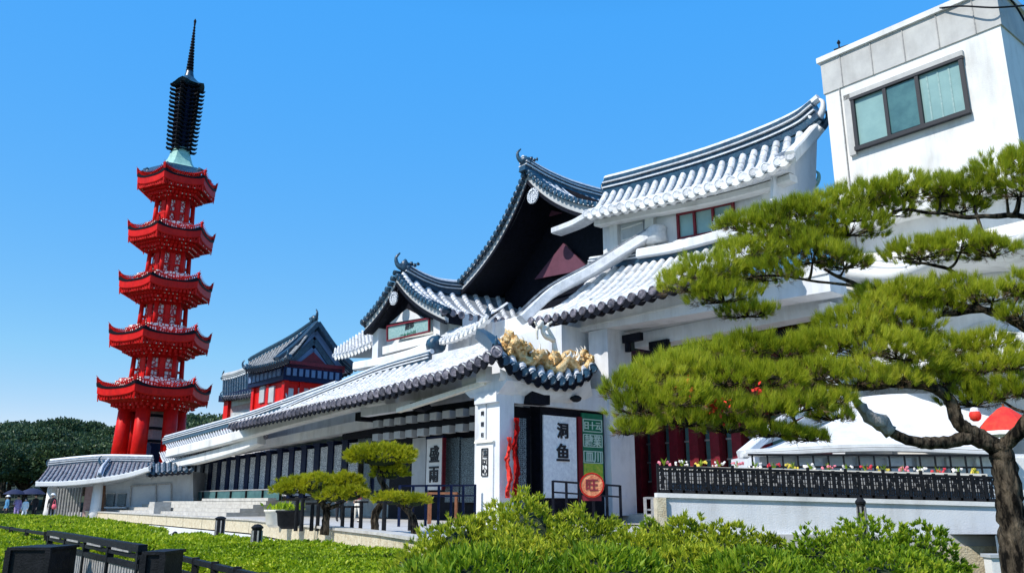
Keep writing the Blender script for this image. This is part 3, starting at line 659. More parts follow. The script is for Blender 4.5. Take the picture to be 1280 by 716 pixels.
for i, (z, R, Rb) in enumerate(tiers):
    ptier(z, R, Rb)
    if i == 0: continue
    z0, z1 = bodyz[i], z-1.2
    rb0 = tiers[i-1][2]*1.0; 
    m = MB(); hring(m, Rb*1.02, z0-.3, Rb*.86, z0+.2); hring(m, Rb*.86, z0+.2, Rb*.84, z1+.3); m.build('body_panels', M['fretr'], pag)
    for p, q in zip(hx(Rb*1.04, z0-.2), hx(Rb*1.0, z1+.3)): MB().tube([p, q], [.28, .25], 10).build('column', M['red'], pag, True)
    m = MB(); c0 = hx(Rb*.93, z0); 
    for k in range(6):
        a, b = c0[k], c0[(k+1) % 6]; mid = a.lerp(b, .5)
        m.bar(a.lerp(b, .36)-ZU*.2, a.lerp(b, .36)+ZU*(z1-z0+.2), .12, .12); m.bar(a.lerp(b, .64)-ZU*.2, a.lerp(b, .64)+ZU*(z1-z0+.2), .12, .12)
        m.bar(a+ZU*(z1-z0)*.5, b+ZU*(z1-z0)*.5, .16, .2); m.poly([a.lerp(b, .4), a.lerp(b, .6), a.lerp(b, .6)+ZU*(z1-z0), a.lerp(b, .4)+ZU*(z1-z0)], (mid-V((PX, PYY, mid.z))).normalized()*.05)
    m.build('frames', M['red'], pag)
# legs of the open ground storey
for p, q in zip(hx(3.1, 5.6), hx(2.85, 12.1)): MB().tube([p, p.lerp(q, .5), q], [.84, .78, .76], 14).build('leg', M['red'], pag, True)
for p in hx(3.12, 4.6): MB().lathe(p, [(1.15, 0), (1.15, .7), (.95, 1.1)], 16).build('leg_base', M['orange'], pag)
MB().lathe((PX, PYY, 2), [(5.0, 0), (5.0, 2.6), (4.6, 2.9)], 12).build('podium', M['orange'], pag)
m = MB(); m.lathe((PX, PYY, 4.9), [(1.7, 0), (1.7, 3.2)], 6); m.build('core', M['navy'], pag)
m = MB(); m.lathe((PX, PYY, 8.1), [(1.55, 0), (1.55, 4.2)], 6); m.build('core_panels', M['pink'], pag)
m = MB()
for zz in (8.2, 9.6, 11): m.lathe((PX, PYY, zz), [(1.65, 0), (1.65, .3)], 6)
m.build('core_bands', M['black'], pag)
# copper cap
m = MB(); hring(m, 4.2, 39.6, 3.0, 40.8, .5); m.build('top_roof', M['dtile'], pag)
m = MB()
for p in hx(3.6, 40.2): m.blob(p, .4, amp=.3, n=7, m=5)
m.build('roof_knobs', M['dtile'], pag)
m = MB(); rows = [hx(r, z) for r, z in ((2.7, 40.7), (2.0, 41.3), (1.45, 42.2), (1.1, 43.3), (1.0, 43.8))]; m.grid(rows, 0, True); m.build('copper_cap', M['copper'], pag)
# ringed spire
m = MB(); m.lathe((PX, PYY, 43), [(.8, 0), (.9, 9.2)], 6); 
for k in range(6):
    a = hx(1.0, 43.2)[k]; b_ = hx(1.1, 52.2)[k]; m.bar(a, b_, .18, .18)
m.build('spire_core', M['navy'], pag)
m = MB()
for k in range(16):
    z = 43.5+k*.56; R = 1.8+.02*k
    R = 1.62+.02*k
    for q_ in range(6):
        a = hx(.8, z, 0)[q_]; b_ = hx(R, z+.06, 0)[q_]; m.bar(a, b_, .5, .16); m.bar(b_, b_+(b_-a).normalized()*.14+ZU*.16, .4, .12)
    for q_ in range(6):
        a, b_ = hx(R*.8, z+.05)[q_], hx(R*.8, z+.05)[(q_+1) % 6]; m.bar(a, b_, .16, .12)
m.build('spire_rings', M['black'], pag)
m = MB(); 
rows = []
for R, z, up in ((1.1, 52.1, 0), (1.95, 52.2, .55), (1.25, 52.8, .1), (.6, 53.6, 0), (.4, 54.5, 0)):
    row = []
    for k in range(24):
        w_ = 2*math.pi*k/24; u_ = abs(math.cos(2*w_))**4; row.append(V((PX+math.cos(w_)*R*(1+.15*u_*(R > 2)), PYY+math.sin(w_)*R*(1+.15*u_*(R > 2)), z+up*u_)))
    rows.append(row)
m.grid(rows, 0, True); m.build('spire_roof', M['dtile'], pag)
m = MB(); prof = []
z = 54.9
for k in range(34):
    r = .4-.009*k; prof += [(r*(1.25 if k % 2 else .8), z-54.9), (r*(1.25 if k % 2 else .8), z-54.9+.12)]; z += .205
m.lathe((PX, PYY, 54.2), prof+[(.14, 7.1), (.18, 7.35), (.03, 7.7)], 8); m.build('finial', M['black'], pag)
# ================================================================== RED PAVILIONS
pv = thing('red_pavilion', 'red and navy pavilion with grey hipped gable roof behind the long wing', 'pavilion', H(-38, 10, 1))
c0 = onD(355, 500, 9)[0]; l0 = onD(317, 500, 9)[0]
zb = 7.31; z1_ = onD(355, 476, 9)[2]
MB().box(l0, c0, 9, 12.8, zb, z1_).build('wall', M['red'], pv)
zf = onD(355, 456, 9)[2]
MB().box(l0-.5, c0+.5, 8.6, 13.4, z1_, zf).build('frieze', M['navy'], pv)
for i in range(8):
    s = l0-.2+i*(c0-l0+.4)/8; MB().box(s+.1, s+.6, 8.5, 8.62, z1_+.35, z1_+.85).build('frieze_panel', M['bluebase'], pv)
for i in range(9):
    MB().box(c0+.5, c0+.58, 8.8+i*.5, 9.1+i*.5, z1_+.35, z1_+.9).build('frieze_panel', M['bluebase'], pv)
for px0, px1 in ((325, 331), (335, 343)):
    s0, s1, z0, z1 = RD(px0, px1, 483, 503, 8.95); MB().box(s0, s1, 8.88, 9.0, z0, z1).build('window', M['grey'], pv)
for px0, px1, t_ in ((358.5, 366, 0), (372, 385, 1), (387, 397, 1)):
    d0, d1, z0, z1 = RS(px0, px1, 485, 505, c0+.05); f = MB().box(c0, c0+.1, d0, d1, z0-.3, z1).build('window', M['pink' if t_ else 'grey'], pv)
for s in (l0, (l0+c0)/2, c0): MB().box(s-.22, s+.22, 8.85, 9.2, zb, z1_).build('post', M['red'], pv)
for dd in (9.05, 10.3, 12.75): MB().box(c0-.1, c0+.14, dd-.18, dd+.18, zb, z1_).build('post', M['red'], pv)
re = [PD(307, 460, 7.9), PD(325, 458, 7.9), PD(345, 453, 7.9), PD(361, 447, 7.9)]; rt = [PD(313, 452, 11), PD(333, 441, 11), PD(363, 425, 11), PD(393, 405, 11)]
roof(pv, re, rt, spacing=.42, r=.11, sag=.2, name='front_roof', rib='slate', base='slate', cap='dtile', drop=.4)
ap = rt[-1]; cf = re[-1]
rf = PD(452, 470, 17)
# gable facing right: striped boards under the rake
aps = U.dot(ap-OC)
x = MB(); x.poly([H(aps-.2, 8.3, cf.z+.1), H(aps-.2, 11, ap.z-.2), H(aps-.2, 13.8, cf.z-.1)], -U*.3); x.build('gable_wall', M['navy'], pv)
for k in range(4):
    f = 1-k*.2; x = MB()
    a_, b_, c_ = H(aps+.06*(4-k), 11-3.1*f, cf.z+.1), H(aps+.06*(4-k), 11, cf.z+(ap.z-cf.z)*f), H(aps+.06*(4-k), 11+3.1*f, cf.z-.1)
    x.bar(a_, b_, .12, .42, up=U.cross((b_-a_).normalized())); x.bar(b_, c_, .12, .42, up=U.cross((c_-b_).normalized()))
    x.build('rake_board', M['dtile' if k % 2 == 0 else 'bluebase'], pv)
x = MB(); x.poly([H(aps+.05, 9.9, cf.z+.15), H(aps+.05, 11, cf.z+1.1), H(aps+.05, 12.2, cf.z+.15)], U*.12); x.build('gable_panel', M['maroon'], pv)
roof(pv, [H(aps+.4, 14.2, cf.z-.1), H(aps-3, 14.2, cf.z-.3), H(aps-6, 13.6, cf.z-.1)], [ap, rt[2], rt[1]], spacing=.6, r=.16, sag=.35, name='rear_roof', rib='slate', base='slate')
band(pv, smoothline([ap+U*.5, H(aps+.7, 9.3, (ap.z+cf.z)/2-.25), H(aps+.9, 7.8, cf.z+.1)]), .5, .4, 'dtile', 'verge_ridge')
band(pv, smoothline([ap+U*.5, H(aps+.7, 12.7, (ap.z+cf.z)/2-.35), H(aps+.9, 14.4, cf.z)]), .5, .4, 'dtile', 'verge_ridge')
ridge(pv, rt, .4, .3, a='dtile', b='dtile'); horn(pv, ap+ZU*.3, U, .8); horn(pv, re[0], -U-N, .6); horn(pv, re[-1], U-N, .6)
MB().box(c0+.1, c0+.5, 8.4, 13.6, zf-.25, zf+.25).build('red_eave_board', M['maroon'], pv)
# smaller pavilion beyond
p2 = thing('small_pavilion', 'small red-posted pavilion with grey curled roof left of the larger red pavilion', 'pavilion', H(-52, 12, 1))
s0, s1, z0, z1 = RD(281, 317, 497, 540, 13)
MB().box(s0+.3, s1+3, 13.1, 18, 5, z1).build('wall', M['pink'], p2)
MB().box(s0, s0+1.1, 12.8, 13.6, 5, z1+.2).build('corner_post', M['red'], p2)
for k in range(3):
    zz = z0+.4+k*(z1-z0)/3; MB().box(s0+1.6, s1+1, 13.0, 13.12, zz, zz+.5).build('wall_rail', M['grey'], p2)
e_ = [PD(279, 497, 12), PD(298, 496, 12), PD(322, 492, 12), PD(335, 490, 12)]; t_ = [PD(280, 474, 15), PD(295, 471, 15), PD(318, 463, 15), PD(335, 460, 15)]
roof(p2, e_, t_, spacing=.6, r=.16, sag=.1, name='roof', rib='dtile', base='dtile'); ridge(p2, t_, .5, .5, a='grey', b='grey')
horn(p2, t_[0], -U, .9); horn(p2, e_[0], -U-N, .6)
MB().box(s0-.4, s1+3, 12.4, 13.09, z1-.1, z1+.5).build('frieze', M['navy'], p2)
p3 = thing('white_shed', 'tiny white-roofed building between pagoda and small pavilion', 'building', H(-66, 14, 1))
e_ = [PD(250, 538, 14), PD(268, 536, 14), PD(290, 534, 14)]; t_ = [PD(252, 532, 16), PD(270, 529, 16), PD(290, 527, 16)]
roof(p3, e_, t_, spacing=.7, r=.15, sag=.05, name='roof', edge='plaster2', cap='tile'); 
x = MB(); x.poly([PD(253, 560, 15), PD(290, 560, 15), PD(290, 536, 15), PD(253, 539, 15)], N*3); x.build('wall', M['pink'], p3)
# ================================================================== GATEHOUSE bottom left
gt = thing('gatehouse', 'pale low gatehouse with dark tiled roof and round white columns below the pagoda', 'building', (-28, 60, .6))
def GY(px, py, Y=60): return PY(px, py, Y)
e_ = [GY(46, 605, 58.6), GY(85, 604, 58.6), GY(125, 600, 58.6), GY(160, 594, 58.6), GY(187, 586, 58.6)]
t_ = [GY(62, 583, 63), GY(100, 579, 63), GY(135, 577, 63), GY(190, 578, 63)]
roof(gt, [p+ZU*.12 for p in e_], t_, spacing=.32, r=.085, sag=.1, name='roof', rib='cap', base='tilebase', cap='tile', edge='plaster2', drop=.15)
band(gt, e_, .35, .32, 'plaster2', 'white_eave')
ridge(gt, t_, .45, .4, a='tilebase', b='tile'); horn(gt, t_[0], V((-1, 0, 0)), .5); horn(gt, GY(128, 580, 62), V((-1, 0, 0)), .6)
ridge(gt, [GY(124, 598, 58.7), GY(128, 588, 60.6), GY(136, 578, 63)], .3, .3, b='tile')
roof(gt, [GY(185, 592, 59), GY(210, 590, 59), GY(240, 588, 59)], [GY(185, 580, 62), GY(210, 578, 62), GY(240, 576, 62)], spacing=.4, r=.12, sag=.05, name='roof', rib='dtile', cap='dtile')
MB().poly([GY(60, 611), GY(130, 606), GY(186, 593), GY(186, 587), GY(125, 600), GY(60, 605)], (0, .5, 0)).build('fascia_beam', M['grey'], gt)
for px_ in (63, 120):
    p = GY(px_, 645); q_ = GY(px_, 606 if px_ < 100 else 602)
    MB().tube([V((p.x, 59.8, .55)), V((p.x, 59.8, 1.2)), V((p.x, 59.8, q_.z+.1))], [.48, .36, .3], 14).build('column', M['plaster2'], gt, True)
MB().poly([V((GY(132, 620).x, 60.6, .5)), V((GY(241, 620).x, 60.6, .5)), GY(241, 589, 60.6), GY(186, 590, 60.6), GY(132, 604, 60.6)], (0, 3, 0)).build('wall', M['grey'], gt)
MB().poly([V((GY(158, 620).x, 60.2, .5)), V((GY(240, 620).x, 60.2, .5)), V((GY(240, 620).x, 60.2, 1.5)), V((GY(158, 620).x, 60.2, 1.15))], (0, .38, 0)).build('blue_plinth', M['bluebase'], gt)
x = MB()
for a_, b_ in (((164, 607), (214, 604)), ((164, 607), (162, 632)), ((195, 605), (195, 627)), ((214, 604), (214, 625))): x.bar(GY(*a_, 60.5), GY(*b_, 60.5), .08, .08)
x.build('panel_joints', M['iron2'], gt)
for px_ in (133, 147):
    a_, b_ = GY(px_, 631, 60.5), GY(px_+11, 617, 60.5)
    w_ = MB().box(a_.x, b_.x, 60.35, 60.58, a_.z-.05, b_.z, FW).build('notice_window', M['fretg'], gt)
    MB().box(a_.x-.06, b_.x+.06, 60.3, 60.35, b_.z, b_.z+.08, FW).build('frame', M['iron2'], w_)
MB().box(GY(130, 633).x, GY(157, 633).x, 60.0, 60.58, GY(130, 633).z-.1, GY(130, 633).z, FW).build('counter', M['grey'], gt)
MB().box(GY(70, 620).x, GY(104, 620).x, 64, 64.3, .5, 3.2, FW).build('shutter', M['pink'], gt)
for i in range(9):
    x0 = GY(72+i*3.6, 620, 64).x; MB().box(x0, x0+.1, 63.85, 64, .6, 3.0, FW).build('shutter_rib', M['iron2'], gt)
MB().box(GY(104, 620).x, GY(112, 620).x, 62.2, 62.6, .5, 3.2, FW).build('brown_post', M['woodbr'], gt)
MB().box(GY(60, 620).x-.3, GY(241, 620).x, 59.3, 66, .15, .5, FW).build('floor_slab', M['paving'], gt)
MB().box(GY(66, 611).x, GY(186, 600).x, 60.4, 66, 3.3, 3.5, FW).build('ceiling', M['grey'], gt)
# ================================================================== MODERN WHITE BUILDING
mw = thing('modern_building', 'plain white modern block with one dark three-pane window above the pine', 'building', H(11, 12, 0))
mwt = lambda s: 17.45+(s-8)*.03
MB().box(8.0, 13.92, 9, 17, .2, 16.1).build('wall', M['plaster2'], mw)
MB().box(7.95, 13.97, 8.95, 17.05, 16.1, 17.35).build('parapet', M['panel'], mw)
MB().box(7.85, 14.07, 8.85, 17.15, 17.35, 17.55).build('coping', M['plaster2'], mw)
x = MB(); x.box(8.55, 8.58, 8.93, 9.0, .3, 16.1)
x.build('wall_joint', M['iron2'], mw)
x = MB()
for i in range(5): x.box(8.7+i*1.13, 8.73+i*1.13, 8.92, 8.95, 16.12, 17.33)
x.build('parapet_joints', M['iron2'], mw)
wn = MB().box(9.0, 12.72, 8.93, 9.05, 13.62, 15.42).build('window', M['curtain'], mw)
MB().box(10.2, 11.25, 8.88, 8.93, 13.7, 15.35).build('middle_pane', M['glass'], wn)
for i in range(3): MB().box(11.55+i*.35, 11.6+i*.35, 8.915, 8.93, 13.7, 15.35).build('blind_fold', M['teal'], wn)
f = MB()
for a_ in (9.0, 10.15, 11.25, 12.66): f.box(a_-.03, a_+.09, 8.82, 8.93, 13.62, 15.42)
f.box(8.95, 12.77, 8.78, 8.95, 13.5, 13.64); f.box(8.95, 12.77, 8.8, 8.95, 15.4, 15.5); f.build('frame', M['ink'], wn)
x = MB(); x.box(8.72, 8.95, 8.86, 9.0, 13.4, 15.7); x.box(8.72, 12.78, 8.86, 9.0, 15.502, 15.7); x.build('surround', M['panel'], mw)
for k_, (sa_, sb2, zt_, zb_) in enumerate(((8.4, 14.6, 9.6, 8.5), (9.2, 14.9, 6.9, 5.6))):
    rws_ = [[H(sa_+(sb2-sa_)*i_/14, 9.05-2.3*t2, zt_-(zt_-zb_)*(t2**.7)+.45*((i_/14-.5)*2)**4+.12*math.sin(i_*.9+k_)) for i_ in range(15)] for t2 in (0, .2, .4, .6, .8, 1)]
    b = MB(); b.grid(rws_); b.grid([rws_[-1], [q_-ZU*.22 for q_ in rws_[-1]], [q_-ZU*.22+N*2.2 for q_ in rws_[-1]]]); b.build('lean_to_roof', M['plaster2'], mw, True)
    b = MB()
    for t2 in (.3, .62): b.tube([H(sa_+(sb2-sa_)*i_/14, 9.05-2.3*t2, zt_-(zt_-zb_)*(t2**.7)+.45*((i_/14-.5)*2)**4+.12*math.sin(i_*.9+k_)+.03) for i_ in range(15)], .03, 5)
    b.build('roof_roll', M['grey'], mw)
# lower storeys behind the pine: white ledge and curved canopy lines
MB().box(8.0, 14.3, 8.2, 9.0, 10.6, 10.9).build('ledge', M['plaster2'], mw)
x = MB()
for z in (9.4, 7.4, 5.6): x.box(8.6, 13.9, 8.93, 9.0, z, z+.06)
x.build('wall_joint', M['iron2'], mw)
b = MB(); q = [H(12.2, 8.9, 17.5), H(13.0, 8.7, 17.1), H(13.9, 8.7, 16.6), H(14.5, 9.5, 16.7)]; b.tube(smoothline(q), .03, 5)
b.tube(smoothline([H(13.9, 8.9, 17.4), H(14.2, 9.6, 17.0), H(14.3, 11, 16.0), H(14.2, 13, 16.2)]), .03, 5); o = b.build('cable', M['iron'], mw)
x = MB(); x.tube([H(8.6, 9.2, 17.5), H(8.6, 9.2, 18.1)], .03, 5); x.tube([H(8.4, 9.2, 17.8), H(8.95, 9.2, 17.75)], .03, 5); x.blob(H(8.6, 9.2, 18.0), .07, n=6, m=4)
tag(x.build('roof_aerial', M['iron']), 'tiny dark aerial on the corner of the white block', 'aerial')
# ================================================================== WHITE PAVILION (right, behind the railing)
wp = thing('white_pavilion', 'low white pavilion with a swept pale roof and stepped cornice behind the black railing', 'pavilion', (10, 23, 1))
R_e = [PY(928, 566, 21.4), PY(1090, 560, 21.4), PY(1262, 566, 21.4)]; R_t = [PY(1050, 500, 24.6), PY(1120, 492, 24.6), PY(1260, 492, 24.6)]
E_ = resample(smoothline(R_e), 20); T_ = resample(smoothline(R_t), 20)
rows = [[T_[i].lerp(E_[i], j/10)-ZU*.55*4*(j/10)*(1-j/10)*.5 for i in range(21)] for j in range(11)]
MB().grid(rows).build('roof', M['plaster'], wp, True)
for k, (yy, dy) in enumerate(((557, 0), (562, -.12))):
    band(wp, [PY(930-k*3, yy+7, 21.3+dy), PY(1090, yy, 21.3+dy), PY(1262, yy+5, 21.3+dy)], .3, .09, 'plaster2', 'cornice')
band(wp, [PY(928, 568, 21.35), PY(950, 550, 22), PY(985, 522, 23), PY(1050, 499, 24.6)], .3, .22, 'plaster', 'hip_ridge')
x = MB().box(6.3, 13.2, 21.6, 24.4, 1, 2.9, FW).build('wall', M['plaster'], wp)
for i in range(9):
    x0 = 6.5+i*.75; MB().box(x0, x0+.62, 21.5, 21.62, 1.7, 2.8, FW).build('pale_window', M['whitec' if i % 3 == 1 else 'plaster2'], wp)
MB().poly([V((13.3, 21.3, 1)), V((14.6, 20.6, 1)), V((14.6, 20.6, 7)), V((13.3, 21.3, 6.2))], (.2, .4, 0)).build('side_wall', M['plaster2'], wp)
MB().poly([PY(945, 560, 22.1), PY(1000, 525, 22.9), PY(1040, 500, 23.8), PY(1050, 520, 23.8)], (0, .15, 0)).build('hip_shade_sheet', M['grey'], wp)  # grey sheet added to stand in for shade along the hip
# upper rail in front of the pavilion
ur = thing('upper_railing', 'thin dark upper railing with square openings in front of the white pavilion', 'railing', (9, 20.9, 1))
for yy, hh in ((568, .05), (583, .05)): MB().bar(PY(935, yy, 20.9), PY(1250, yy+1, 20.9), .05, hh).build('rail', M['iron'], ur)
for i in range(17): 
    px_ = 940+i*19; MB().bar(PY(px_, 568, 20.9), V((PY(px_, 568, 20.9).x, 20.9, 1.0)), .035, .035, up=V((0, 1, 0))).build('post', M['iron'], ur)
# ================================================================== PLANTER WALL + BLACK RAILING
pw = thing('planter_wall', 'smooth pale grey-white parapet wall under the black lattice railing', 'wall', (8, 20, 0))
a_, b_ = PY(824, 620, 20), PY(1256, 632, 20)
MB().hexa([V((a_.x, 20, .75)), V((b_.x, 20, .75)), V((b_.x, 20.3, .75)), V((a_.x, 20.3, .75)), a_, b_, b_+V((0, .3, 0)), a_+V((0, .3, 0))]).build('wall_face', M['plaster'], pw)
MB().bar(a_+V((-.05, .15, .03)), b_+V((.05, .15, .03)), .42, .1).build('coping', M['plaster2'], pw)
MB().box(a_.x-.08, a_.x+.14, 19.9, 20.35, .3, a_.z-.03, FW).build('end_pier', M['sand'], pw)
MB().box(PY(1140, 690, 19.9).x, b_.x+.2, 19.85, 20.3, 0.01, .745, FW).build('stone_base', M['sand'], pw)
MB().box(a_.x, PY(1140, 690, 19.9).x, 19.95, 20.3, .0, .745, FW).build('stone_base', M['stone'], pw)
bx = thing('white_utility_box', 'small white box standing at the foot of the stone base by the pine trunk', 'box', V((PY(1244, 700, 19).x, 19, 0)))
MB().box(PY(1236, 700, 19).x, PY(1254, 700, 19).x, 18.9, 19.2, 0, .55, FW).build('body', M['plaster2'], bx); MB().box(PY(1234, 700, 19).x, PY(1256, 700, 19).x, 18.85, 19.25, .55, .62, FW).build('lid', M['grey'], bx)
rl = thing('lattice_railing', 'long black iron railing with dense lattice panels on the white parapet', 'railing', (8, 20.1, 1.8))
def RP(t, h): return a_.lerp(b_, t)+V((0, .15, .08+h))
MB().bar(RP(.002, .6), RP(.998, .56), .07, .06).build('top_rail', M['iron'], rl); MB().bar(RP(.002, .04), RP(.998, .04), .06, .08).build('bottom_rail', M['iron'], rl)
MB().bar(RP(.002, .5), RP(.998, .48), .03, .03).build('middle_rail', M['iron'], rl)
n = 27
for i in range(n+1): MB().bar(RP(i/n*.996+.002, 0), RP(i/n*.996+.002, .62 if i % 3 else .68), .06, .06, up=V((0, 1, 0))).build('post', M['iron'], rl)
rr = random.Random(4)
for i in range(n):
    m = MB(); t0, t1 = (i+.12)/n, (i+.9)/n
    for k in range(5): t_ = t0+(t1-t0)*k/4; m.bar(RP(t_, .06), RP(t_, .56), .022, .022, up=V((0, 1, 0)))
    for k in range(5):
        h = .12+.095*k; m.bar(RP(t0, h), RP(t1, h), .02, .02)
        m.lathe(RP(t0+(t1-t0)*(.25+.5*rr.random()), h+.03)-V((0, .02, 0)), [(.055, 0), (.055, .03)], 7, axis=V((0, 1, 0)))
    m.build('lattice_panel', M['iron'], rl)
ft = thing('flower_trough', 'narrow cream flower trough running behind the black railing', 'planter', (8, 20.5, 1.8))
MB().bar(RP(.01, .58)+V((0, .4, 0)), RP(.99, .6)+V((0, .4, 0)), .3, .12).build('trough', M['ivory'], ft)
MB().bar(RP(.01, .3)+V((0, .3, 0)), RP(.99, .3)+V((0, .3, 0)), .1, .5).build('backboard', M['grey'], ft)
M['leafp'] = M['leafd']
cols = [('pink', mat('pink_petal', (.75, .22, .28), .6)), ('white', mat('white_petal', (.82, .78, .74), .6)), ('yellow', mat('yellow_petal', (.75, .6, .08), .6)), ('red', mat('red_petal', (.6, .03, .05), .6))]
def flower(x, col, lab):
    r_ = thing('potted_flower', lab, 'flower', x, 'flowers along the railing trough')
    m = MB(); 
    for k in range(14):
        a = rr.random()*6.3; h = .05+rr.random()*.16; m.add([x+V((0, 0, 0)), x+V((math.cos(a)*.05, math.sin(a)*.05, h*.6)), x+V((math.cos(a)*.09, math.sin(a)*.09, h)), x+V((math.cos(a+.5)*.05, math.sin(a+.5)*.05, h*.6))], [(0, 1, 2, 3)])
    m.build('leaves', M['leafd'], r_)
    m = MB()
    for k in range(7): m.blob(x+V((rr.uniform(-.16, .16), rr.uniform(-.05, .05), .03+rr.random()*.1)), .022+.018*rr.random(), n=6, m=4, amp=.4)
    m.build('blossom', col, r_)
flw = ['pink', 'white', 'yellow', 'white', 'pink', 'white', 'red', 'yellow', 'white', 'pink', 'white', 'red', 'yellow', 'pink', 'white', 'red', 'white', 'yellow']
order = ['left end', 'second from left', 'third from left', 'fourth from left', 'fifth from left', 'sixth from left', 'seventh from left', 'eighth from left', 'ninth from left', 'ninth from right', 'eighth from right', 'seventh from right', 'sixth from right', 'fifth from right', 'fourth from right', 'third from right', 'second from right', 'right end']
for i, c_ in enumerate(flw):
    flower(RP(.03+i*.055, .64)+V((0, .4, 0)), dict(cols)[c_], '%s flowers in the trough behind the black railing, %s' % (c_, order[i]))
# dark bollards
def bollard(p, h, r, lab):
    t_ = thing('bollard', lab, 'bollard', p, 'dark posts beside the hedges')
    m = MB(); m.lathe(p, [(r, 0), (r, h*.9), (r*1.1, h*.92)], 12); m.build('post', M['iron'], t_, False)
    m = MB(); m.lathe(p+ZU*h*.92, [(r*1.2, 0), (r*1.25, h*.03), (r*.6, h*.08), (.01, h*.09)], 12); m.build('cap', M['iron'], t_)
    for k in range(6):
        a = k*1.047; MB().bar(p+V((math.cos(a)*r, math.sin(a)*r, .02)), p+V((math.cos(a)*r, math.sin(a)*r, h*.88)), .03, .03, up=V((0, 1, 0))).build('rib', M['iron2'], t_)
def onp(px, y_top, Y): p = PY(px, y_top, Y); return p
p = PY(322, 655, 17.5); bollard(V((p.x, p.y, .3)), p.z-.3, .1, 'stout black ribbed bollard on the kerb in front of the stone wall')
p = PY(1075, 622, 18.6); bollard(V((p.x, p.y, .3)), p.z-.3, .09, 'black capped post standing behind the deep green round bush')
p = PY(219, 664, 22); bollard(V((p.x, p.y, .1)), p.z-.1, .06, 'thin dark post at the kerb right of the far hedge')
p = PY(276, 645, 27); bollard(V((p.x, p.y, .3)), p.z-.3, .14, 'short dark block post standing before the stone steps')
# ================================================================== FOLIAGE
def np_mesh(name, verts, nper, material, parent):
    """verts (k, nper, 3): k separate little faces"""
    k = verts.shape[0]; o0 = np.array(ORG[parent]) if parent else np.zeros(3)
    vv = (verts-o0).reshape(-1, 3).astype(np.float32)
    me = bpy.data.meshes.new(name); me.vertices.add(len(vv)); me.vertices.foreach_set('co', vv.ravel())
    me.loops.add(len(vv)); me.loops.foreach_set('vertex_index', np.arange(len(vv), dtype=np.int32))
    me.polygons.add(k); me.polygons.foreach_set('loop_start', np.arange(k, dtype=np.int32)*nper)
    me.update(calc_edges=True)
    return link(me, name, material, parent)
def unit(a): return a/np.maximum(1e-9, np.linalg.norm(a, axis=-1, keepdims=True))
def leaves(pos, dr, L, W, jitter=.5):
    """diamond leaves: pos (k,3), direction dr (k,3)"""
    k = len(pos); dr = unit(dr+RNG.normal(0, jitter, (k, 3))); sd = unit(np.cross(dr, RNG.normal(0, 1, (k, 3))))
    nn = np.cross(dr, sd); l = (L*RNG.uniform(.65, 1.25, k))[:, None]; w = (W*RNG.uniform(.7, 1.2, k))[:, None]
    return np.stack([pos, pos+dr*l*.45+sd*w*.5+nn*l*.06, pos+dr*l, pos+dr*l*.45-sd*w*.5+nn*l*.06], 1)
def whorls(c, nrm, per, L, W, spread=.75):
    """clusters of leaves radiating round a shoot: c (k,3) tips, nrm (k,3)"""
    k = len(c); C = np.repeat(c, per, 0); D = np.repeat(nrm, per, 0); r = RNG.normal(0, 1, (k*per, 3))
    D = unit(D+unit(r)*spread*RNG.uniform(.3, 1.2, (k*per, 1)))
    return leaves(C, D, L, W, .12)
def needles(c, nrm, per, L, W, spread=.8):
    k = len(c); C = np.repeat(c, per, 0); D = unit(np.repeat(nrm, per, 0)+unit(RNG.normal(0, 1, (k*per, 3)))*spread*RNG.uniform(.1, 1.15, (k*per, 1)))
    K = k*per; C = C+RNG.normal(0, L*.10, (K, 3)); sd = unit(np.cross(D, RNG.normal(0, 1, (K, 3)))); l = (L*RNG.uniform(.6, 1.15, K))[:, None]
    return np.stack([C-sd*W*.5, C+sd*W*.5, C+D*l], 1)
def mounds_points(ms, n, shell=.22, top_only=-.35):
    """random points in the outer shell of a union of ellipsoids ms=[(c,(rx,ry,rz))]; returns points, normals"""
    vol = np.array([r[0]*r[1]+r[0]*r[2]+r[1]*r[2] for c, r in ms]); cnt = (n*vol/vol.sum()).astype(int)
    P_, N_ = [], []
    for (c, r), k in zip(ms, cnt):
        u = unit(RNG.normal(0, 1, (int(k*1.5), 3))); u = u[u[:, 2] > top_only][:k]
        c = np.array(c); r = np.array(r)
        lump = np.array([noise.noise(V(q*2.4)+V(c)) for q in u])[:, None]*.22+np.array([noise.noise(V(q*6.5)+V(c)*2) for q in u])[:, None]*.12
        s = 1+lump-shell*RNG.random((len(u), 1))**1.6
        p = c+u*r*s; nn = unit(u/r); ok = np.ones(len(p), bool)
        for (c2, r2) in ms:
            if c2 is c or (np.allclose(c2, c)): continue
            ok &= ((((p-np.array(c2))/(np.array(r2)*.8))**2).sum(1) > 1)
        P_.append(p[ok]); N_.append(nn[ok])
    return np.concatenate(P_), np.concatenate(N_)
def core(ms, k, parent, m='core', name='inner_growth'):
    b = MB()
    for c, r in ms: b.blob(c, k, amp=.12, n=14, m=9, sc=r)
    return b.build(name, M[m], parent, True)
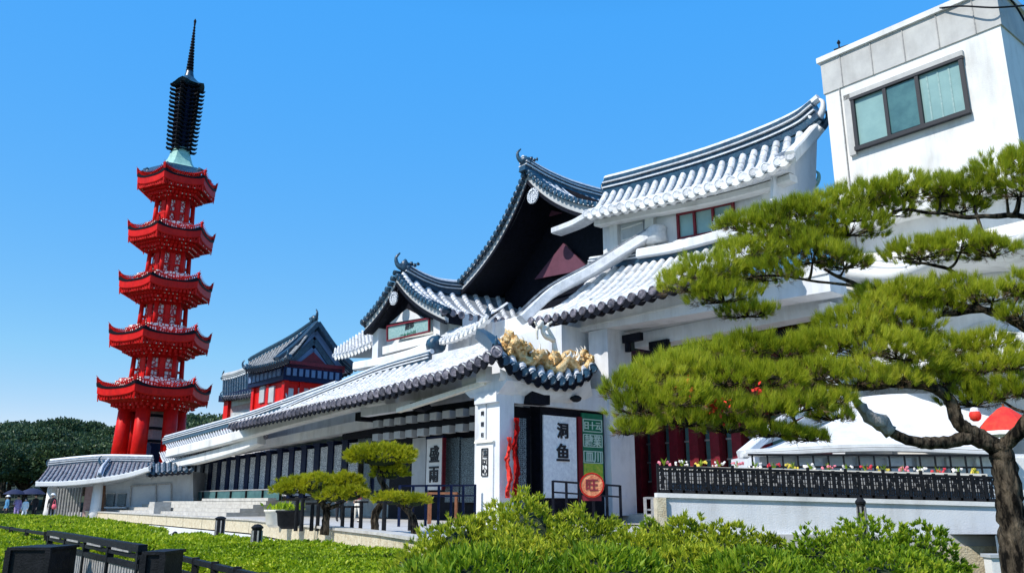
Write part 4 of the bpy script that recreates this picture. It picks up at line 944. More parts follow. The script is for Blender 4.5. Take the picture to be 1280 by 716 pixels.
def shrub(name, label, cat, ms, nw, per, L, W, m='leaf', spread=.8, group=None):
    c0 = V((ms[0][0][0], ms[0][0][1], 0)); t_ = thing(name, label, cat, c0, group)
    ms = [(tuple(c), tuple(r)) for c, r in ms]
    p, n_ = mounds_points(ms, nw); n_ = unit(n_+np.array([0, 0, .55]))
    np_mesh('foliage', whorls(p, n_, per, L, W, spread), 4, M[m], t_)
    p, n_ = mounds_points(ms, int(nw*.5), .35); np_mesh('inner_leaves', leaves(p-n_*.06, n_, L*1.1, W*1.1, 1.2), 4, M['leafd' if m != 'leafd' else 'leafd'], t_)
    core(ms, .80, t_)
    b = MB()
    for c, r in ms[:3]:
        for k in range(4):
            a = random.random()*6.3; b.tube([V((c[0]+math.cos(a)*.15, c[1]+math.sin(a)*.15, -.02)), V((c[0]+math.cos(a)*r[0]*.4, c[1]+math.sin(a)*r[1]*.4, c[2]))], [.03, .015], 5)
    b.build('stems', M['bark'], t_); return t_
def mound(px, ytop, wpx, Y, rz=.8, ry=None):
    p = PY(px, ytop, Y); rx = wpx/FPX*Y; return (V((p.x, Y, p.z-rz)), (rx, ry or rx*.8, rz))
shrub('bush', 'big spreading yellow-green bush below the white porch pillar', 'bush',
      [mound(655, 624, 78, 11.2, 1.1), mound(572, 650, 70, 11, .9), mound(735, 640, 62, 11.3, 1.0), mound(640, 668, 80, 10.2, .7), mound(530, 682, 50, 10.6, .6), mound(720, 672, 70, 10.3, .7)], 5200, 9, .092, .023)
shrub('bush', 'low mid-green bush before the left end of the pale parapet wall', 'bush',
      [mound(850, 652, 60, 10.9, .8), mound(905, 660, 50, 10.6, .7), mound(800, 662, 50, 10.4, .7), mound(860, 682, 80, 9.9, .6), mound(955, 668, 34, 11.1, .6)], 4000, 9, .088, .024)
shrub('bush', 'rounded deep green bush left of the pine trunk', 'bush',
      [mound(1080, 652, 75, 10.6, .9), mound(1150, 660, 52, 10.6, .85), mound(1015, 664, 45, 10.5, .7), mound(1090, 684, 100, 9.9, .6)], 4000, 8, .075, .027, m='leafd')
shrub('bush', 'low dark bush with long blades at the bottom centre', 'bush',
      [mound(600, 690, 110, 9.7, .5), mound(760, 688, 90, 9.6, .5), mound(940, 692, 90, 9.4, .5)], 2300, 7, .13, .028, m='leafd', spread=.9)
shrub('bush', 'small green shrub tuft right of the red disc sign by the porch pillar', 'bush', [mound(812, 648, 14, 19, .4)], 160, 7, .10, .03, m='leafd')
# clipped hedges: polygon beds
def inpoly(P, poly):
    x, y = P[:, 0], P[:, 1]; ins = np.zeros(len(P), bool); n = len(poly); j = n-1
    for i in range(n):
        xi, yi, xj, yj = poly[i][0], poly[i][1], poly[j][0], poly[j][1]
        c = ((yi > y) != (yj > y)) & (x < (xj-xi)*(y-yi)/(yj-yi+1e-12)+xi); ins ^= c; j = i
    return ins
def hedge(label, poly, z, dens, L, W, z0=0.0, m='hedge', side_h=None):
    pts = [V((p.x, p.y, 0)) for p in poly]; t_ = thing('clipped_hedge', label, 'hedge', pts[0], 'clipped hedges in the foreground')
    P2 = np.array([(p.x, p.y) for p in pts]); lo, hi = P2.min(0), P2.max(0); area = (hi-lo).prod()
    q = RNG.uniform(lo, hi, (int(area*dens), 2)); q = q[inpoly(q, P2)]
    # nearer parts get more of the leaves
    keep = RNG.random(len(q)) < np.clip((13/q[:, 1])**1.2, .12, 1); q = q[keep]
    hz = np.array([noise.noise(V((a*1.1, b*1.1, 0)))*.10+noise.noise(V((a*5, b*5, 3)))*.06 for a, b in q])
    sc = np.clip(q[:, 1]/13, 1, 3.2)
    p = np.column_stack([q, z+hz+.03-RNG.random(len(q))**1.5*.26])
    K = len(p); per = 5; C = np.repeat(p, per, 0); S = np.repeat(sc, per); D = unit(np.array([0, 0, .9])+unit(RNG.normal(0, 1, (K*per, 3)))*.9)
    lv = leaves(C, D, L*1.05, W*1.05, .45); lv = lv[:, :1]+(lv-lv[:, :1])*S[:, None, None]
    n = len(pts); S_ = []
    for i in range(n):
        a, b = np.array(pts[i]), np.array(pts[(i+1) % n]); ln = np.linalg.norm(b-a)
        if (a[1]+b[1])/2 > 45: continue
        out = np.array([b[1]-a[1], a[0]-b[0], 0]); out = out/np.linalg.norm(out); cen = np.append(P2.mean(0), 0)
        if np.dot(out, (a+b)/2-cen) < 0: out = -out
        k = int(ln*(z-z0)*dens*.6*min(1, (13/((a[1]+b[1])/2))**1.2)); tt = RNG.random((k, 1)); pos = a+(b-a)*tt+np.array([0, 0, 1])*(z0+(z-z0)*RNG.random((k, 1)))+out*RNG.normal(0, .05, (k, 1))
        l2 = leaves(np.repeat(pos, 3, 0), np.tile(out*.6+np.array([0, 0, .5]), (k*3, 1)), L, W, .6); s2 = max(1, min(3, (a[1]+b[1])/26)); l2 = l2[:, :1]+(l2-l2[:, :1])*s2; S_.append(l2)
    np_mesh('foliage', np.concatenate([lv]+S_), 4, M[m], t_)
    b = MB(); cen = V((P2.mean(0)[0], P2.mean(0)[1], 0)); ins = [cen+(p-cen)*.985 for p in pts]
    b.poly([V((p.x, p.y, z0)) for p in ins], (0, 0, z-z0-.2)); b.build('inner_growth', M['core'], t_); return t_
ZH = .85
hedge('far clipped lime hedge strip running below the gatehouse', [PZ(-40, 644, ZH), PZ(60, 648, ZH), PZ(120, 652, ZH), PZ(205, 664, ZH), PZ(203, 671, ZH), PZ(186, 680, ZH), PZ(120, 673, ZH), PZ(60, 666, ZH), PZ(-40, 660, ZH)], ZH, 900, .06, .032)
hedge('wide flat lime hedge below the stone wall, left of the big bush', [PZ(190, 673, ZH), PZ(240, 670, ZH), PZ(330, 677, ZH), PZ(430, 683, ZH), PZ(495, 690, ZH), PZ(530, 702, ZH), PZ(560, 735, ZH), PZ(400, 735, ZH), PZ(300, 704, ZH), PZ(215, 688, ZH)], ZH, 1700, .05, .028)
hedge('clipped lime hedge at the left edge behind the dark box', [PZ(-40, 665, ZH), PZ(20, 667, ZH), PZ(53, 672, ZH), PZ(50, 690, ZH), PZ(20, 735, ZH), PZ(-60, 735, ZH)], ZH, 1400, .05, .028)
hedge('low hedge seen through the slats of the black bench', [PZ(60, 700, .45), PZ(150, 702, .45), PZ(300, 716, .45), PZ(330, 750, .45), PZ(60, 750, .45)], .45, 1200, .055, .03, m='leaf')
# --- pruned garden pines on the terrace
def pad_pts(c, r, k):
    """foliage pad: flattened dome"""
    u = unit(RNG.normal(0, 1, (int(k*1.6), 3))); u = u[u[:, 2] > -.35][:k]
    l = np.array([noise.noise(V(q*2.2)+V(c)) for q in u])[:, None]*.35+np.array([noise.noise(V(q*5)+V(c)*3) for q in u])[:, None]*.2
    s = 1+l-.3*RNG.random((len(u), 1))**2
    return np.array(c)+u*np.array(r)*s, unit(u/np.array(r)*min(r))
def padded_pine(label, cat, base, trunk, pads, nn, L, W, m, group=None, per=16):
    t_ = thing('pruned_pine', label, cat, base, group)
    b = MB(); P = smoothline(trunk, 5); b.tube(P, list(np.linspace(.11, .05, len(P))), 8, jit=.15)
    tr = b.build('trunk', M['bark'], t_, True)
    for c, r in pads:
        b = MB(); j = min(P, key=lambda q: (q-c).length); b.tube(smoothline([j, j.lerp(c, .5)-ZU*.06, c-ZU*r[2]*.3]), [.05]*8+[.02]*9, 6)
        for k in range(5):
            a = random.random()*6.3; b.tube([c-ZU*r[2]*.4, c+V((math.cos(a)*r[0]*.6, math.sin(a)*r[1]*.6, 0))], [.02, .01], 4)
        b.build('branch', M['bark'], t_)
        p, n_ = pad_pts(c, r, int(nn*5*r[0]*r[1])+60); n_ = unit(n_+np.array([0, 0, .5]))
        o = np_mesh('foliage_pad', needles(p, n_, per, L*1.25, W*1.1), 3, M[m], t_)
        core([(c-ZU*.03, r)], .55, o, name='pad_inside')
    return t_
def pd(px, py, rx, ry, Y, k=.8): c = PY(px, py, Y); f = Y/FPX; return (c, (rx*f, rx*f*k, ry*f))
Yp = 21.
b0 = PY(405, 664, Yp)
padded_pine('low clipped garden pine with broad flat pads before the colonnade', 'pine tree', V((b0.x, Yp, 1)), [V((b0.x, Yp, .95)), PY(408, 640, Yp), PY(400, 625, Yp), PY(385, 612, Yp)],
            [pd(392, 606, 38, 12, Yp), pd(360, 612, 20, 8, Yp-.2), pd(430, 605, 26, 12, Yp+.2), pd(440, 618, 18, 9, Yp-.4), pd(418, 620, 20, 9, Yp-.5)], 260, .085, .016, 'needle2')
b0 = PY(468, 668, Yp-.5)
padded_pine('taller clipped garden pine with domed top pad left of the calligraphy screen', 'pine tree', V((b0.x, Yp-.5, 1)), [V((b0.x, Yp-.5, .95)), PY(470, 640, Yp-.5), PY(484, 618, Yp-.5), PY(474, 596, Yp-.5), PY(476, 582, Yp-.5)],
            [pd(476, 572, 38, 16, Yp-.5), pd(450, 570, 20, 10, Yp-.7), pd(502, 568, 16, 10, Yp-.4), pd(487, 590, 22, 12, Yp-.3)], 260, .085, .016, 'needle2')
b0 = PY(520, 668, Yp-1)
padded_pine('smallest clipped garden pine, a flat pad right beside the big bush', 'pine tree', V((b0.x, Yp-1, 1)), [V((b0.x, Yp-1, .95)), PY(515, 645, Yp-1), PY(500, 630, Yp-1)],
            [pd(492, 624, 24, 8, Yp-1), pd(519, 626, 16, 8, Yp-1)], 300, .08, .016, 'needle2')
# support posts under the clipped pines
posts = [(372, 622, 662), (379, 622, 663), (391, 628, 655), (399, 618, 662), (429, 632, 663), (441, 632, 658), (452, 626, 660), (481, 626, 669), (513, 630, 657)]
wh = ['leftmost', 'second from left', 'third from left', 'fourth from left', 'fifth from left', 'sixth from left', 'seventh from left', 'eighth from left', 'rightmost']
for i, (px_, y0, y1) in enumerate(posts):
    Yv = min(22.5, (1-EYE)/((1)*0+ray(px_, y1).z/ray(px_, y1).y)); a_ = PY(px_, y0, Yv)
    m = MB(); m.tube([V((a_.x, Yv, .99)), a_], [.055, .05], 8); m.bar(a_-V((.18, 0, .02)), a_+V((.18, 0, -.02)), .05, .05)
    tag(m.build('support_post', M['iron']), 'dark wooden prop under the clipped pines, %s of nine' % wh[i], 'post', 'props under the clipped pines')
# --- distant wooded hill
hm = MB(); rows = []
for j in range(12):
    Yv = 120+j*22; rows.append([V((x, Yv, max(-1, (j*1.6)*(1-.15*math.sin(x*.02)) * (1 if x < 60 else .3)+noise.noise(V((x*.02, Yv*.02, 0)))*3-.5))) for x in np.linspace(-330, 330, 40)])
struct(hm.grid(rows).build('hill', M['hillm'], None, True))
def make_tree(kind, H_, R_):
    t_ = thing('hill_tree', 'x', 'tree', (0, 0, 0), 'trees on the wooded hill')
    b = MB(); b.tube([V((0, 0, -1)), V((.3, 0, H_*.35)), V((0, .2, H_*.7))], [R_*.09, R_*.06, R_*.03], 7)
    for k in range(5):
        a = k*1.3; b.tube([V((.2, 0, H_*.35)), V((math.cos(a)*R_*.5, math.sin(a)*R_*.5, H_*(.55+.05*k)))], [R_*.04, R_*.015], 5)
    b.build('trunk', M['bark'], t_)
    ms = [((0, 0, H_*.68), (R_*.8, R_*.8, H_*.26))]
    for k in range(8):
        a = k*.8+random.random(); rr_ = R_*random.uniform(.35, .62); ms.append(((math.cos(a)*rr_, math.sin(a)*rr_, H_*random.uniform(.5, .78)), (R_*random.uniform(.35, .5), R_*random.uniform(.35, .5), H_*random.uniform(.12, .2))))
    p, n_ = mounds_points(ms, 4200, .35, -.6); n_ = unit(n_+np.array([0, 0, .3]))
    np_mesh('crown', whorls(p, n_, 4, R_*.075, R_*.05, 1.), 4, M['tree'], t_)
    return t_
protos = [make_tree(k, h, r) for k, (h, r) in enumerate(((13, 7), (11, 6.5), (15, 6.5), (10, 5.5)))]
ti = 0
spots = []
for row, (Yv, ys) in enumerate(((128, 560), (150, 545), (175, 535), (200, 530))):
    pxs = list(range(-30, 165, 24 if row < 2 else 18))+([245, 262, 280, 300] if row < 3 else [])
    for px_ in pxs: spots.append((px_+random.uniform(-6, 6), Yv+random.uniform(-8, 8), ys, row))
used = set()
for px_, Yv, ys, row in spots:
    k = random.randrange(4); pr = protos[k]
    top = 532+4*math.sin(px_*.05+1.2)-2*(px_ > 60)+(22 if row < 2 else 0)*(1-.4*row)+random.uniform(-5, 7)
    if px_ > 200: top = 514+random.uniform(-3, 8)+row*3
    if row == 0: top = max(top, 556 if px_ < 200 else 530)
    pt_ = PY(px_, top, Yv); hh = (13, 11, 15, 10)[k]
    if k not in used: o = pr; used.add(k)
    else: o = copy_tree(pr)
    s_ = random.uniform(.85, 1.15)*(Yv/150)**.5; o.scale = (s_, s_, s_); o.location = (pt_.x, Yv, pt_.z-hh*.93*s_); o.rotation_euler = (0, 0, random.random()*6.3)
    where = 'on the wooded hill at the far left' if px_ < 60 else ('on the wooded hill just left of the pagoda' if px_ < 200 else 'between the pagoda and the red pavilion')
    rown = ('front row', 'second row', 'third row', 'back row')[row]
    side = 'left half' if (px_ < 10 or 60 < px_ < 110 or 200 < px_ < 265) else 'right half'
    o['label'] = 'dark broadleaf tree %s, %s, %s' % (where, rown, side)
# ================================================================== THE BIG PINE
pine = thing('pine_tree', 'large wind-trained pine with layered needle pads and dark forked trunk at right', 'pine tree', PZ(1272, 780, 0))
YT = 12.6
def Q(px, py, Y=YT): return PY(px, py, Y)
b = MB()
tr = smoothline([V((Q(1272, 716).x, YT, -.1)), Q(1270, 690), Q(1264, 645), Q(1260, 610), Q(1254, 575), Q(1246, 553)], 6)
b.tube(tr, list(np.linspace(.205, .15, len(tr))), 18, jit=.16); b.build('trunk', M['bark'], pine, True)
limbs = []
def limb(pts, r0, r1, name='limb'):
    P = smoothline([Q(*p) for p in pts], 6)
    P = [p+V((noise.noise(p*2.3)*.05, noise.noise(p*2.1+V((5, 0, 0)))*.05, noise.noise(p*2.7+V((0, 7, 0)))*.05)) for p in P]
    limbs.append((P, r0)); b = MB(); b.tube(P, list(np.linspace(r0*.7, r1*.8, len(P))), 10, jit=.16); return b.build(name, M['bark'], pine, True)
limb([(1248, 560), (1225, 545), (1200, 528), (1188, 505), (1172, 488), (1140, 478), (1105, 482), (1060, 485), (1010, 478)], .17, .05)
limb([(1246, 562), (1215, 548), (1180, 552), (1145, 553), (1112, 538), (1090, 520), (1072, 503), (1058, 490)], .16, .05)
limb([(1250, 562), (1270, 540, 12.4), (1300, 500, 12.2), (1330, 460, 12)], .15, .10)
limb([(1175, 492), (1200, 470, 12.8), (1235, 460, 13), (1290, 468, 13)], .08, .06)
limb([(1330, 460, 12), (1295, 420, 12.3), (1262, 400, 12.6), (1225, 388, 12.8), (1180, 392, 12.9), (1140, 408, 13)], .12, .04)
limb([(1262, 400, 12.6), (1225, 388, 12.8), (1200, 352, 13), (1180, 335, 13.1), (1140, 330, 13.1)], .06, .03)
limb([(1225, 388, 12.8), (1160, 372, 13.1), (1095, 362, 13.3), (1060, 350, 13.4), (1030, 335, 13.4)], .07, .03)
limb([(1330, 460, 12), (1330, 350, 12.5), (1300, 280, 13), (1265, 268, 13.2), (1235, 272, 13.2), (1180, 268, 13.3), (1130, 262, 13.4)], .1, .03)
limb([(1130, 262, 13.4), (1080, 275, 13.4), (1010, 285, 13.4), (960, 300, 13.3)], .035, .02)
limb([(1095, 362, 13.3), (1010, 350, 13.3), (960, 345, 13.2), (900, 355, 13)], .035, .02)
limb([(1010, 478), (960, 470, 12.4), (900, 480, 12.2), (850, 490, 12), (800, 500, 11.9)], .055, .02)
limb([(1060, 485), (1000, 505, 12.4), (950, 520, 12.3), (890, 528, 12.2)], .04, .02)
limb([(1060, 485), (1020, 455, 12.8), (960, 448, 12.8), (900, 455, 12.7)], .04, .02)
# broken white-streaked stub on the low limb
x = MB(); x.tube(smoothline([Q(1112, 538), Q(1088, 520, 12.5), Q(1068, 500, 12.4)], 4), [.10, .12, .13, .12, .10, .09, .07, .05, .03], 9, jit=.4); x.build('weathered_stub', mat('weathered_wood', (.20, .18, .17), .9, (.5, .47, .44), 9., .8, stretch=(1, 1, .3)), pine, True)
pads = [(1018, 300, 34, 16, 13.4), (975, 268, 30, 14, 13.4), (1200, 262, 30, 10, 13.5), (1105, 265, 34, 14, 13.6), (1255, 222, 42, 26, 13.2), (1215, 240, 38, 22, 13.3), (1175, 240, 34, 16, 13.3), (1130, 242, 44, 18, 13.4), (1080, 250, 40, 18, 13.5), (1040, 262, 34, 20, 13.4), (1278, 205, 22, 18, 13.0), (1272, 240, 20, 16, 13.0),
        (1000, 275, 40, 22, 13.4), (960, 290, 36, 22, 13.3), (925, 282, 26, 14, 13.3), (1060, 288, 44, 18, 13.3), (985, 310, 40, 20, 13.2), (935, 318, 36, 18, 13.1),
        (890, 340, 40, 20, 13), (860, 358, 34, 20, 12.9), (905, 372, 38, 16, 12.9), (955, 345, 40, 16, 13), (1015, 322, 44, 18, 13.1), (1055, 330, 30, 15, 13.3),
        (1150, 318, 42, 15, 13.1), (1200, 310, 44, 15, 13.1), (1240, 315, 30, 12, 13), (935, 392, 30, 10, 12.9),
        (1100, 372, 30, 14, 13.2), (1140, 372, 40, 16, 13), (1190, 362, 36, 13, 13), (1240, 372, 36, 13, 12.6), (1275, 360, 20, 16, 12.4), (1275, 395, 22, 12, 12.3),
        (1095, 395, 44, 20, 13), (1060, 410, 40, 20, 12.9), (1130, 410, 40, 18, 12.9), (1170, 388, 30, 12, 13), (1030, 432, 42, 20, 12.8), (1080, 436, 50, 24, 12.7), (1130, 442, 44, 20, 12.6),
        (980, 440, 44, 20, 12.8), (935, 436, 44, 20, 12.7), (890, 448, 44, 22, 12.6), (850, 462, 44, 22, 12.4), (815, 474, 38, 22, 12.2), (905, 474, 50, 24, 12.2), (960, 476, 50, 22, 12.3), (1020, 468, 44, 20, 12.4), (1070, 474, 40, 18, 12.5),
        (782, 490, 34, 24, 12), (800, 512, 40, 22, 11.9), (850, 500, 44, 24, 11.9), (895, 510, 44, 22, 12), (790, 538, 26, 12, 11.8), (860, 528, 44, 14, 12), (910, 535, 44, 14, 12.1), (950, 515, 44, 20, 12.1), (1000, 508, 40, 20, 12.2), (1040, 520, 26, 14, 12.3), (970, 542, 34, 9, 12.2), (1010, 548, 30, 7, 12.3), (1040, 503, 30, 14, 12.3),
        (1185, 436, 36, 15, 12.8), (1230, 432, 32, 13, 12.7), (1215, 462, 40, 16, 12.7), (1265, 455, 26, 16, 12.4), (1160, 462, 36, 14, 12.7), (1120, 478, 34, 13, 12.6), (1215, 500, 34, 18, 12.7), (1248, 492, 30, 15, 12.5), (1180, 478, 30, 13, 12.8), (1275, 488, 16, 14, 12.3)]
npads = []
for i, (px_, py_, rx, ry, Yv) in enumerate(pads):
    rx *= (1.14 if (px_ > 1040 or py_ < 420) else .96); ry *= (1.22 if px_ > 1040 else 1.1 if py_ < 420 else .92); c = Q(px_, py_, Yv); f = Yv/FPX; r = (rx*f, rx*f*.75, ry*f)
    p, n_ = pad_pts(c, r, int(75*(rx*f)*(rx*f*.75)*3.14/.5+26)); 
    n_ = unit(n_*.7+np.array([RNG.normal(-.05, .2), RNG.normal(-.1, .15), 1.0]))
    o = np_mesh('foliage_pad', needles(p, n_, 46, .155, .0068, .62), 3, M['needle'], pine)
    # dark underside twigs
    best = None
    for P, r0 in limbs:
        for q in P:
            dd = (q-c).length
            if best is None or dd < best[0]: best = (dd, q)
    m = MB(); q = best[1]; cb = c-ZU*r[2]*.35
    if best[0] > .12: m.tube(smoothline([q, q.lerp(cb, .5)+V((0, 0, -.05)), cb], 4), list(np.linspace(.028, .016, 9)), 6)
    for k in range(16):
        a = random.random()*6.3; rr_ = random.uniform(.4, .95); e = c+V((math.cos(a)*r[0]*rr_, math.sin(a)*r[1]*rr_, r[2]*random.uniform(-.35, .35)))
        m.tube([cb, cb.lerp(e, .5)-ZU*.03*random.random(), e], [.013, .009, .004], 4, cap=False)
        m.tube([cb.lerp(e, .6), e+V((random.uniform(-.1, .1), random.uniform(-.1, .1), random.uniform(-.08, .05)))], [.006, .003], 3, cap=False)
    m.build('twigs', M['bark'], o)
    p, n_ = pad_pts(c-ZU*r[2]*.35, (r[0]*.85, r[1]*.85, r[2]*.5), int(14+40*rx*f)); 
    np_mesh('dry_needles', needles(p, unit(n_*np.array([1, 1, .2])), 10, .12, .006, 1.2), 3, M['brush'], o)
# ================================================================== SIGNS
def panelD(name, label, cat, x0, x1, yt, yb, d, m, th=.08, group=None):
    s0, s1, z0, z1 = RD(x0, x1, yt, yb, d); t_ = thing(name, label, cat, H((s0+s1)/2, d, z0), group)
    MB().box(s0, s1, d, d+th, z0, z1).build('board', M[m], t_); return t_, s0, s1, z0, z1
def panelS(name, label, cat, x0, x1, yt, yb, s, m, th=.06, group=None):
    d0, d1, z0, z1 = RS(x0, x1, yt, yb, s); t_ = thing(name, label, cat, H(s, (d0+d1)/2, z0), group)
    MB().box(s-th, s, d0, d1, z0, z1).build('board', M[m], t_); return t_, d0, d1, z0, z1
t_, s0, s1, z0, z1 = panelD('calligraphy_screen', 'tall white screen with two big black characters, left of the porch pillar', 'sign', 533, 553, 548, 612, 3.3, 'plaster2')
w_ = s1-s0
MB().text('盛', H((s0+s1)/2, 3.28, z0+(z1-z0)*.70), U, ZU, w_*.62, .02, .02).build('lettering', M['ink'], t_)
MB().text('雨', H((s0+s1)/2, 3.28, z0+(z1-z0)*.30), U, ZU, w_*.62, .02, .02).build('lettering', M['ink'], t_)
MB().box(s0-.05, s1+.05, 3.26, 3.42, z1, z1+.1).build('top_rail', M['navy'], t_); MB().box(s1, s1+.08, 3.26, 3.42, z0, z1).build('side_rail', M['maroon'], t_)
t_, d0, d1, z0, z1 = panelS('calligraphy_door', 'large pale sliding door panel with two black brush characters, right of the dark doorway', 'sign', 680, 721, 520, 622, .2, 'whitec')
w_ = (d1-d0); dm = (d0+d1)/2+w_*.06
MB().text('洞', H(.22, dm, z1-.5), N, ZU, .56, .02, .025).build('lettering', M['ink'], t_)
MB().text('鱼', H(.22, dm, z1-1.25), N, ZU, .66, .02, .02).build('lettering', M['ink'], t_)
t_, d0, d1, z0, z1 = panelS('green_scroll', 'tall green banner with pale characters in boxes beside the white pillar', 'banner', 728, 754, 517, 612, .2, 'green')
w_ = d1-d0; dm = (d0+d1)/2
f = MB()
for k, (a_, h_) in enumerate(((.92, .16), (.72, .16), (.5, .15))):
    zz = z0+(z1-z0)*a_; hh = (z1-z0)*h_
    for q0, q1 in (((d0+.06, zz-hh), (d1-.06, zz-hh)), ((d0+.06, zz), (d1-.06, zz)), ((d0+.06, zz-hh), (d0+.06, zz)), ((d1-.06, zz-hh), (d1-.06, zz))): f.bar(H(.21, *q0), H(.21, *q1), .03, .03, up=U)
    MB().text(('日十云', '隷業', '皿川')[k], H(.22, dm, zz-hh*.5), N, ZU, (.3, .42, .42)[k], .015, .012).build('lettering', M['mint'], t_)
f.build('box_lines', M['mint'], t_)
x = MB().box(.2, .215, d0+.05, d1-.05, z0+(z1-z0)*.08, z0+(z1-z0)*.34); x.build('leaf_picture', leafmat('painted_leaves', [(.02, .2, .05), (.3, .5, .05), (.7, .6, .1)], 0, patch=9), t_)
# pillar lettering: narrow strip and framed plaque
t_, s0, s1, z0, z1 = panelD('pillar_strip_sign', 'narrow pale strip with three small characters high on the porch pillar', 'sign', 600, 607, 500, 549, -.02, 'plaster', .05)
for k, ch in enumerate('同田日'): MB().text(ch, H((s0+s1)/2, -.04, z1-.45-k*.36), U, ZU, .17, .01, .01).build('lettering', M['ink'], t_)
MB().bar(H(s1+.03, -.02, z0), H(s1+.03, -.02, z1), .03, .03, up=N).build('edging', M['grey'], t_)
t_, s0, s1, z0, z1 = panelD('pillar_notice_board', 'white board with a small framed black character plaque low on the porch pillar', 'sign', 595, 616, 553, 640, -.06, 'plaster2', .1)
m = MB(); sm = (s0+s1)/2; k0, k1 = sm-.12, sm+.2; zt, zb_ = z1-.2, z1-1.08
for a_, b_ in (((k0, zt), (k1, zt)), ((k0, zb_), (k1, zb_)), ((k0, zt), (k0, zb_)), ((k1, zt), (k1, zb_))): m.bar(H(a_[0], -.08, a_[1]), H(b_[0], -.08, b_[1]), .035, .035, up=N)
m.build('plaque_frame', M['ink'], t_)
for k, ch in enumerate('芸以心'): MB().text(ch, H((k0+k1)/2, -.08, zt-.17-k*.27), U, ZU, .25, .01, .015).build('lettering', M['ink'], t_)
x = MB(); x.hexa([H(s0-.03, -.14, z1), H(s1+.05, -.14, z1), H(s1+.05, .0, z1), H(s0-.03, .0, z1), H(s0-.03, -.1, z1+.1), H(s1+.05, -.1, z1+.06), H(s1+.05, .0, z1+.06), H(s0-.03, .0, z1+.1)]); x.build('hood', M['ivory'], t_)
# teal plaque under the small gable
q = [PD(485, 426, 5.3), PD(537, 414, 5.3), PD(537, 398, 5.3), PD(485, 408, 5.3)]
t_ = thing('name_plaque', 'teal name plaque in a maroon frame under the small black gable', 'sign', q[0])
MB().poly(q, N*.12).build('board', M['teal'], t_)
f = MB()
for i in range(4): f.bar(q[i]-N*.02, q[(i+1) % 4]-N*.02, .07, .12, up=N)
f.build('frame', M['maroon'], t_)
cq = (q[0]+q[1]+q[2]+q[3])/4
MB().text('副郵', cq-N*.02+U*.15+ZU*.2, U+ZU*.03, ZU, .42, .01, .01).build('lettering', M['ink'], t_)
MB().text('三水木山川', cq-N*.02-ZU*.28, U+ZU*.03, ZU, .3, .01, 0).build('lettering', M['green'], t_)
# red disc sign
p = PY(740, 606, 26.0); t_ = thing('disc_sign', 'round red and gold disc with dark seal characters on the porch railing', 'sign', p)
ax = V((-.15, -1, .05)).normalized(); m = MB(); m.lathe(p, [(.37, 0), (.375, .03), (.34, .06), (.0, .06)], 28, axis=ax); m.build('disc', M['brass'], t_)
MB().text('旺', p+ax*.07, V((1, -.15, 0)), ZU, .40, .015, .02).build('lettering', M['maroon'], t_)
m = MB(); m.lathe(p+ax*.05, [(.37, 0), (.37, .03), (.33, .03), (.33, 0)], 28, axis=ax); m.build('rim', M['dred'], t_)
MB().box(p.x-.28, p.x+.28, 26.02, 26.2, p.z-.46, p.z-.3, FW).build('cradle', M['maroon'], t_)
# ================================================================== RAILINGS AT THE PORCH
def railing(label, A, B, z0, zt, n, m='black', group=None, extra=None, slope=0):
    t_ = thing('porch_railing', label, 'railing', V((A.x, A.y, z0)), group); A = V((A.x, A.y, 0)); B = V((B.x, B.y, 0))
    MB().bar(A+ZU*zt, B+ZU*(zt+slope), .07, .06).build('top_rail', M[m], t_)
    MB().bar(A+ZU*(zt-.33), B+ZU*(zt-.33+slope), .05, .05).build('middle_rail', M[m], t_)
    for i in range(n+1): MB().bar(A.lerp(B, i/n)+ZU*z0, A.lerp(B, i/n)+ZU*(zt+.02+slope*i/n), .08, .08, up=V((0, 1, 0))).build('post', M[m], t_)
    return t_
a_, b_ = PY(691, 601, 26.6), PY(775, 607, 26.6)
railing('dark railing with thick posts holding the red disc, before the calligraphy door', a_, b_, 1.0, a_.z, 5, slope=b_.z-a_.z)
a_, b_ = PY(500, 607, 26.2), PY(594, 606, 28.2)
railing('dark railing with rust-brown rails before the calligraphy screen', a_, b_, 1.0, a_.z, 6, 'navy', slope=b_.z-a_.z)
a_, b_ = PY(806, 622, 25), PY(824, 622, 25)
railing('short grey metal railing in the gap between white pillar and parapet', a_, b_, 1.0, a_.z, 2, 'iron2')
tb = thing('wooden_table', 'brown wooden table behind the porch railing under the calligraphy screen', 'table', PY(548, 640, 29.5))
p0, p1 = PY(535, 622, 29.5), PY(572, 622, 29.5)
MB().box(p0.x, p1.x, 29.3, 30.0, 1.98, 2.05, FW).build('tabletop', M['woodbr'], tb)
for xx in (p0.x+.05, p1.x-.05):
    for yy in (29.36, 29.94): MB().box(xx-.04, xx+.04, yy-.04, yy+.04, 1.0, 1.98, FW).build('leg', M['woodbr'], tb)
# red hangings
def drape(label, px0, px1, yt, yb, s, m):
    d0, d1, z0, z1 = RS(px0, px1, yt, yb, s); rows = []
    for j in range(25):
        z = z1+(z0-z1)*j/24; k = .65+.35*math.sin(j*.9)*.5+.2*math.sin(j*.37); c = (d0+d1)/2+.05*math.sin(j*.5); w = (d1-d0)*.34*k*(1+.35*math.sin(j*2.3))
        rows.append([H(s+.07*math.sin(i/7*math.pi*3+j*.35), c-w+2*w*i/7, z) for i in range(8)])
    b = MB(); rows = [[p+V((0, 0, 0))+U*.03*math.sin(j_*1.9+i_*1.3) for i_, p in enumerate(r)] for j_, r in enumerate(rows)]; b.grid(rows); b.grid([[p-U*.03 for p in r] for r in rows]); return tag(b.build('hanging_ribbon', M[m], None, True), label, 'ribbon')
drape('bright orange-red crumpled ribbon hanging beside the porch pillar', 632, 640, 546, 622, .55, 'redcloth')
drape('longer dark crimson ribbon hanging right of the orange-red one', 640, 650, 522, 622, .45, 'dred')
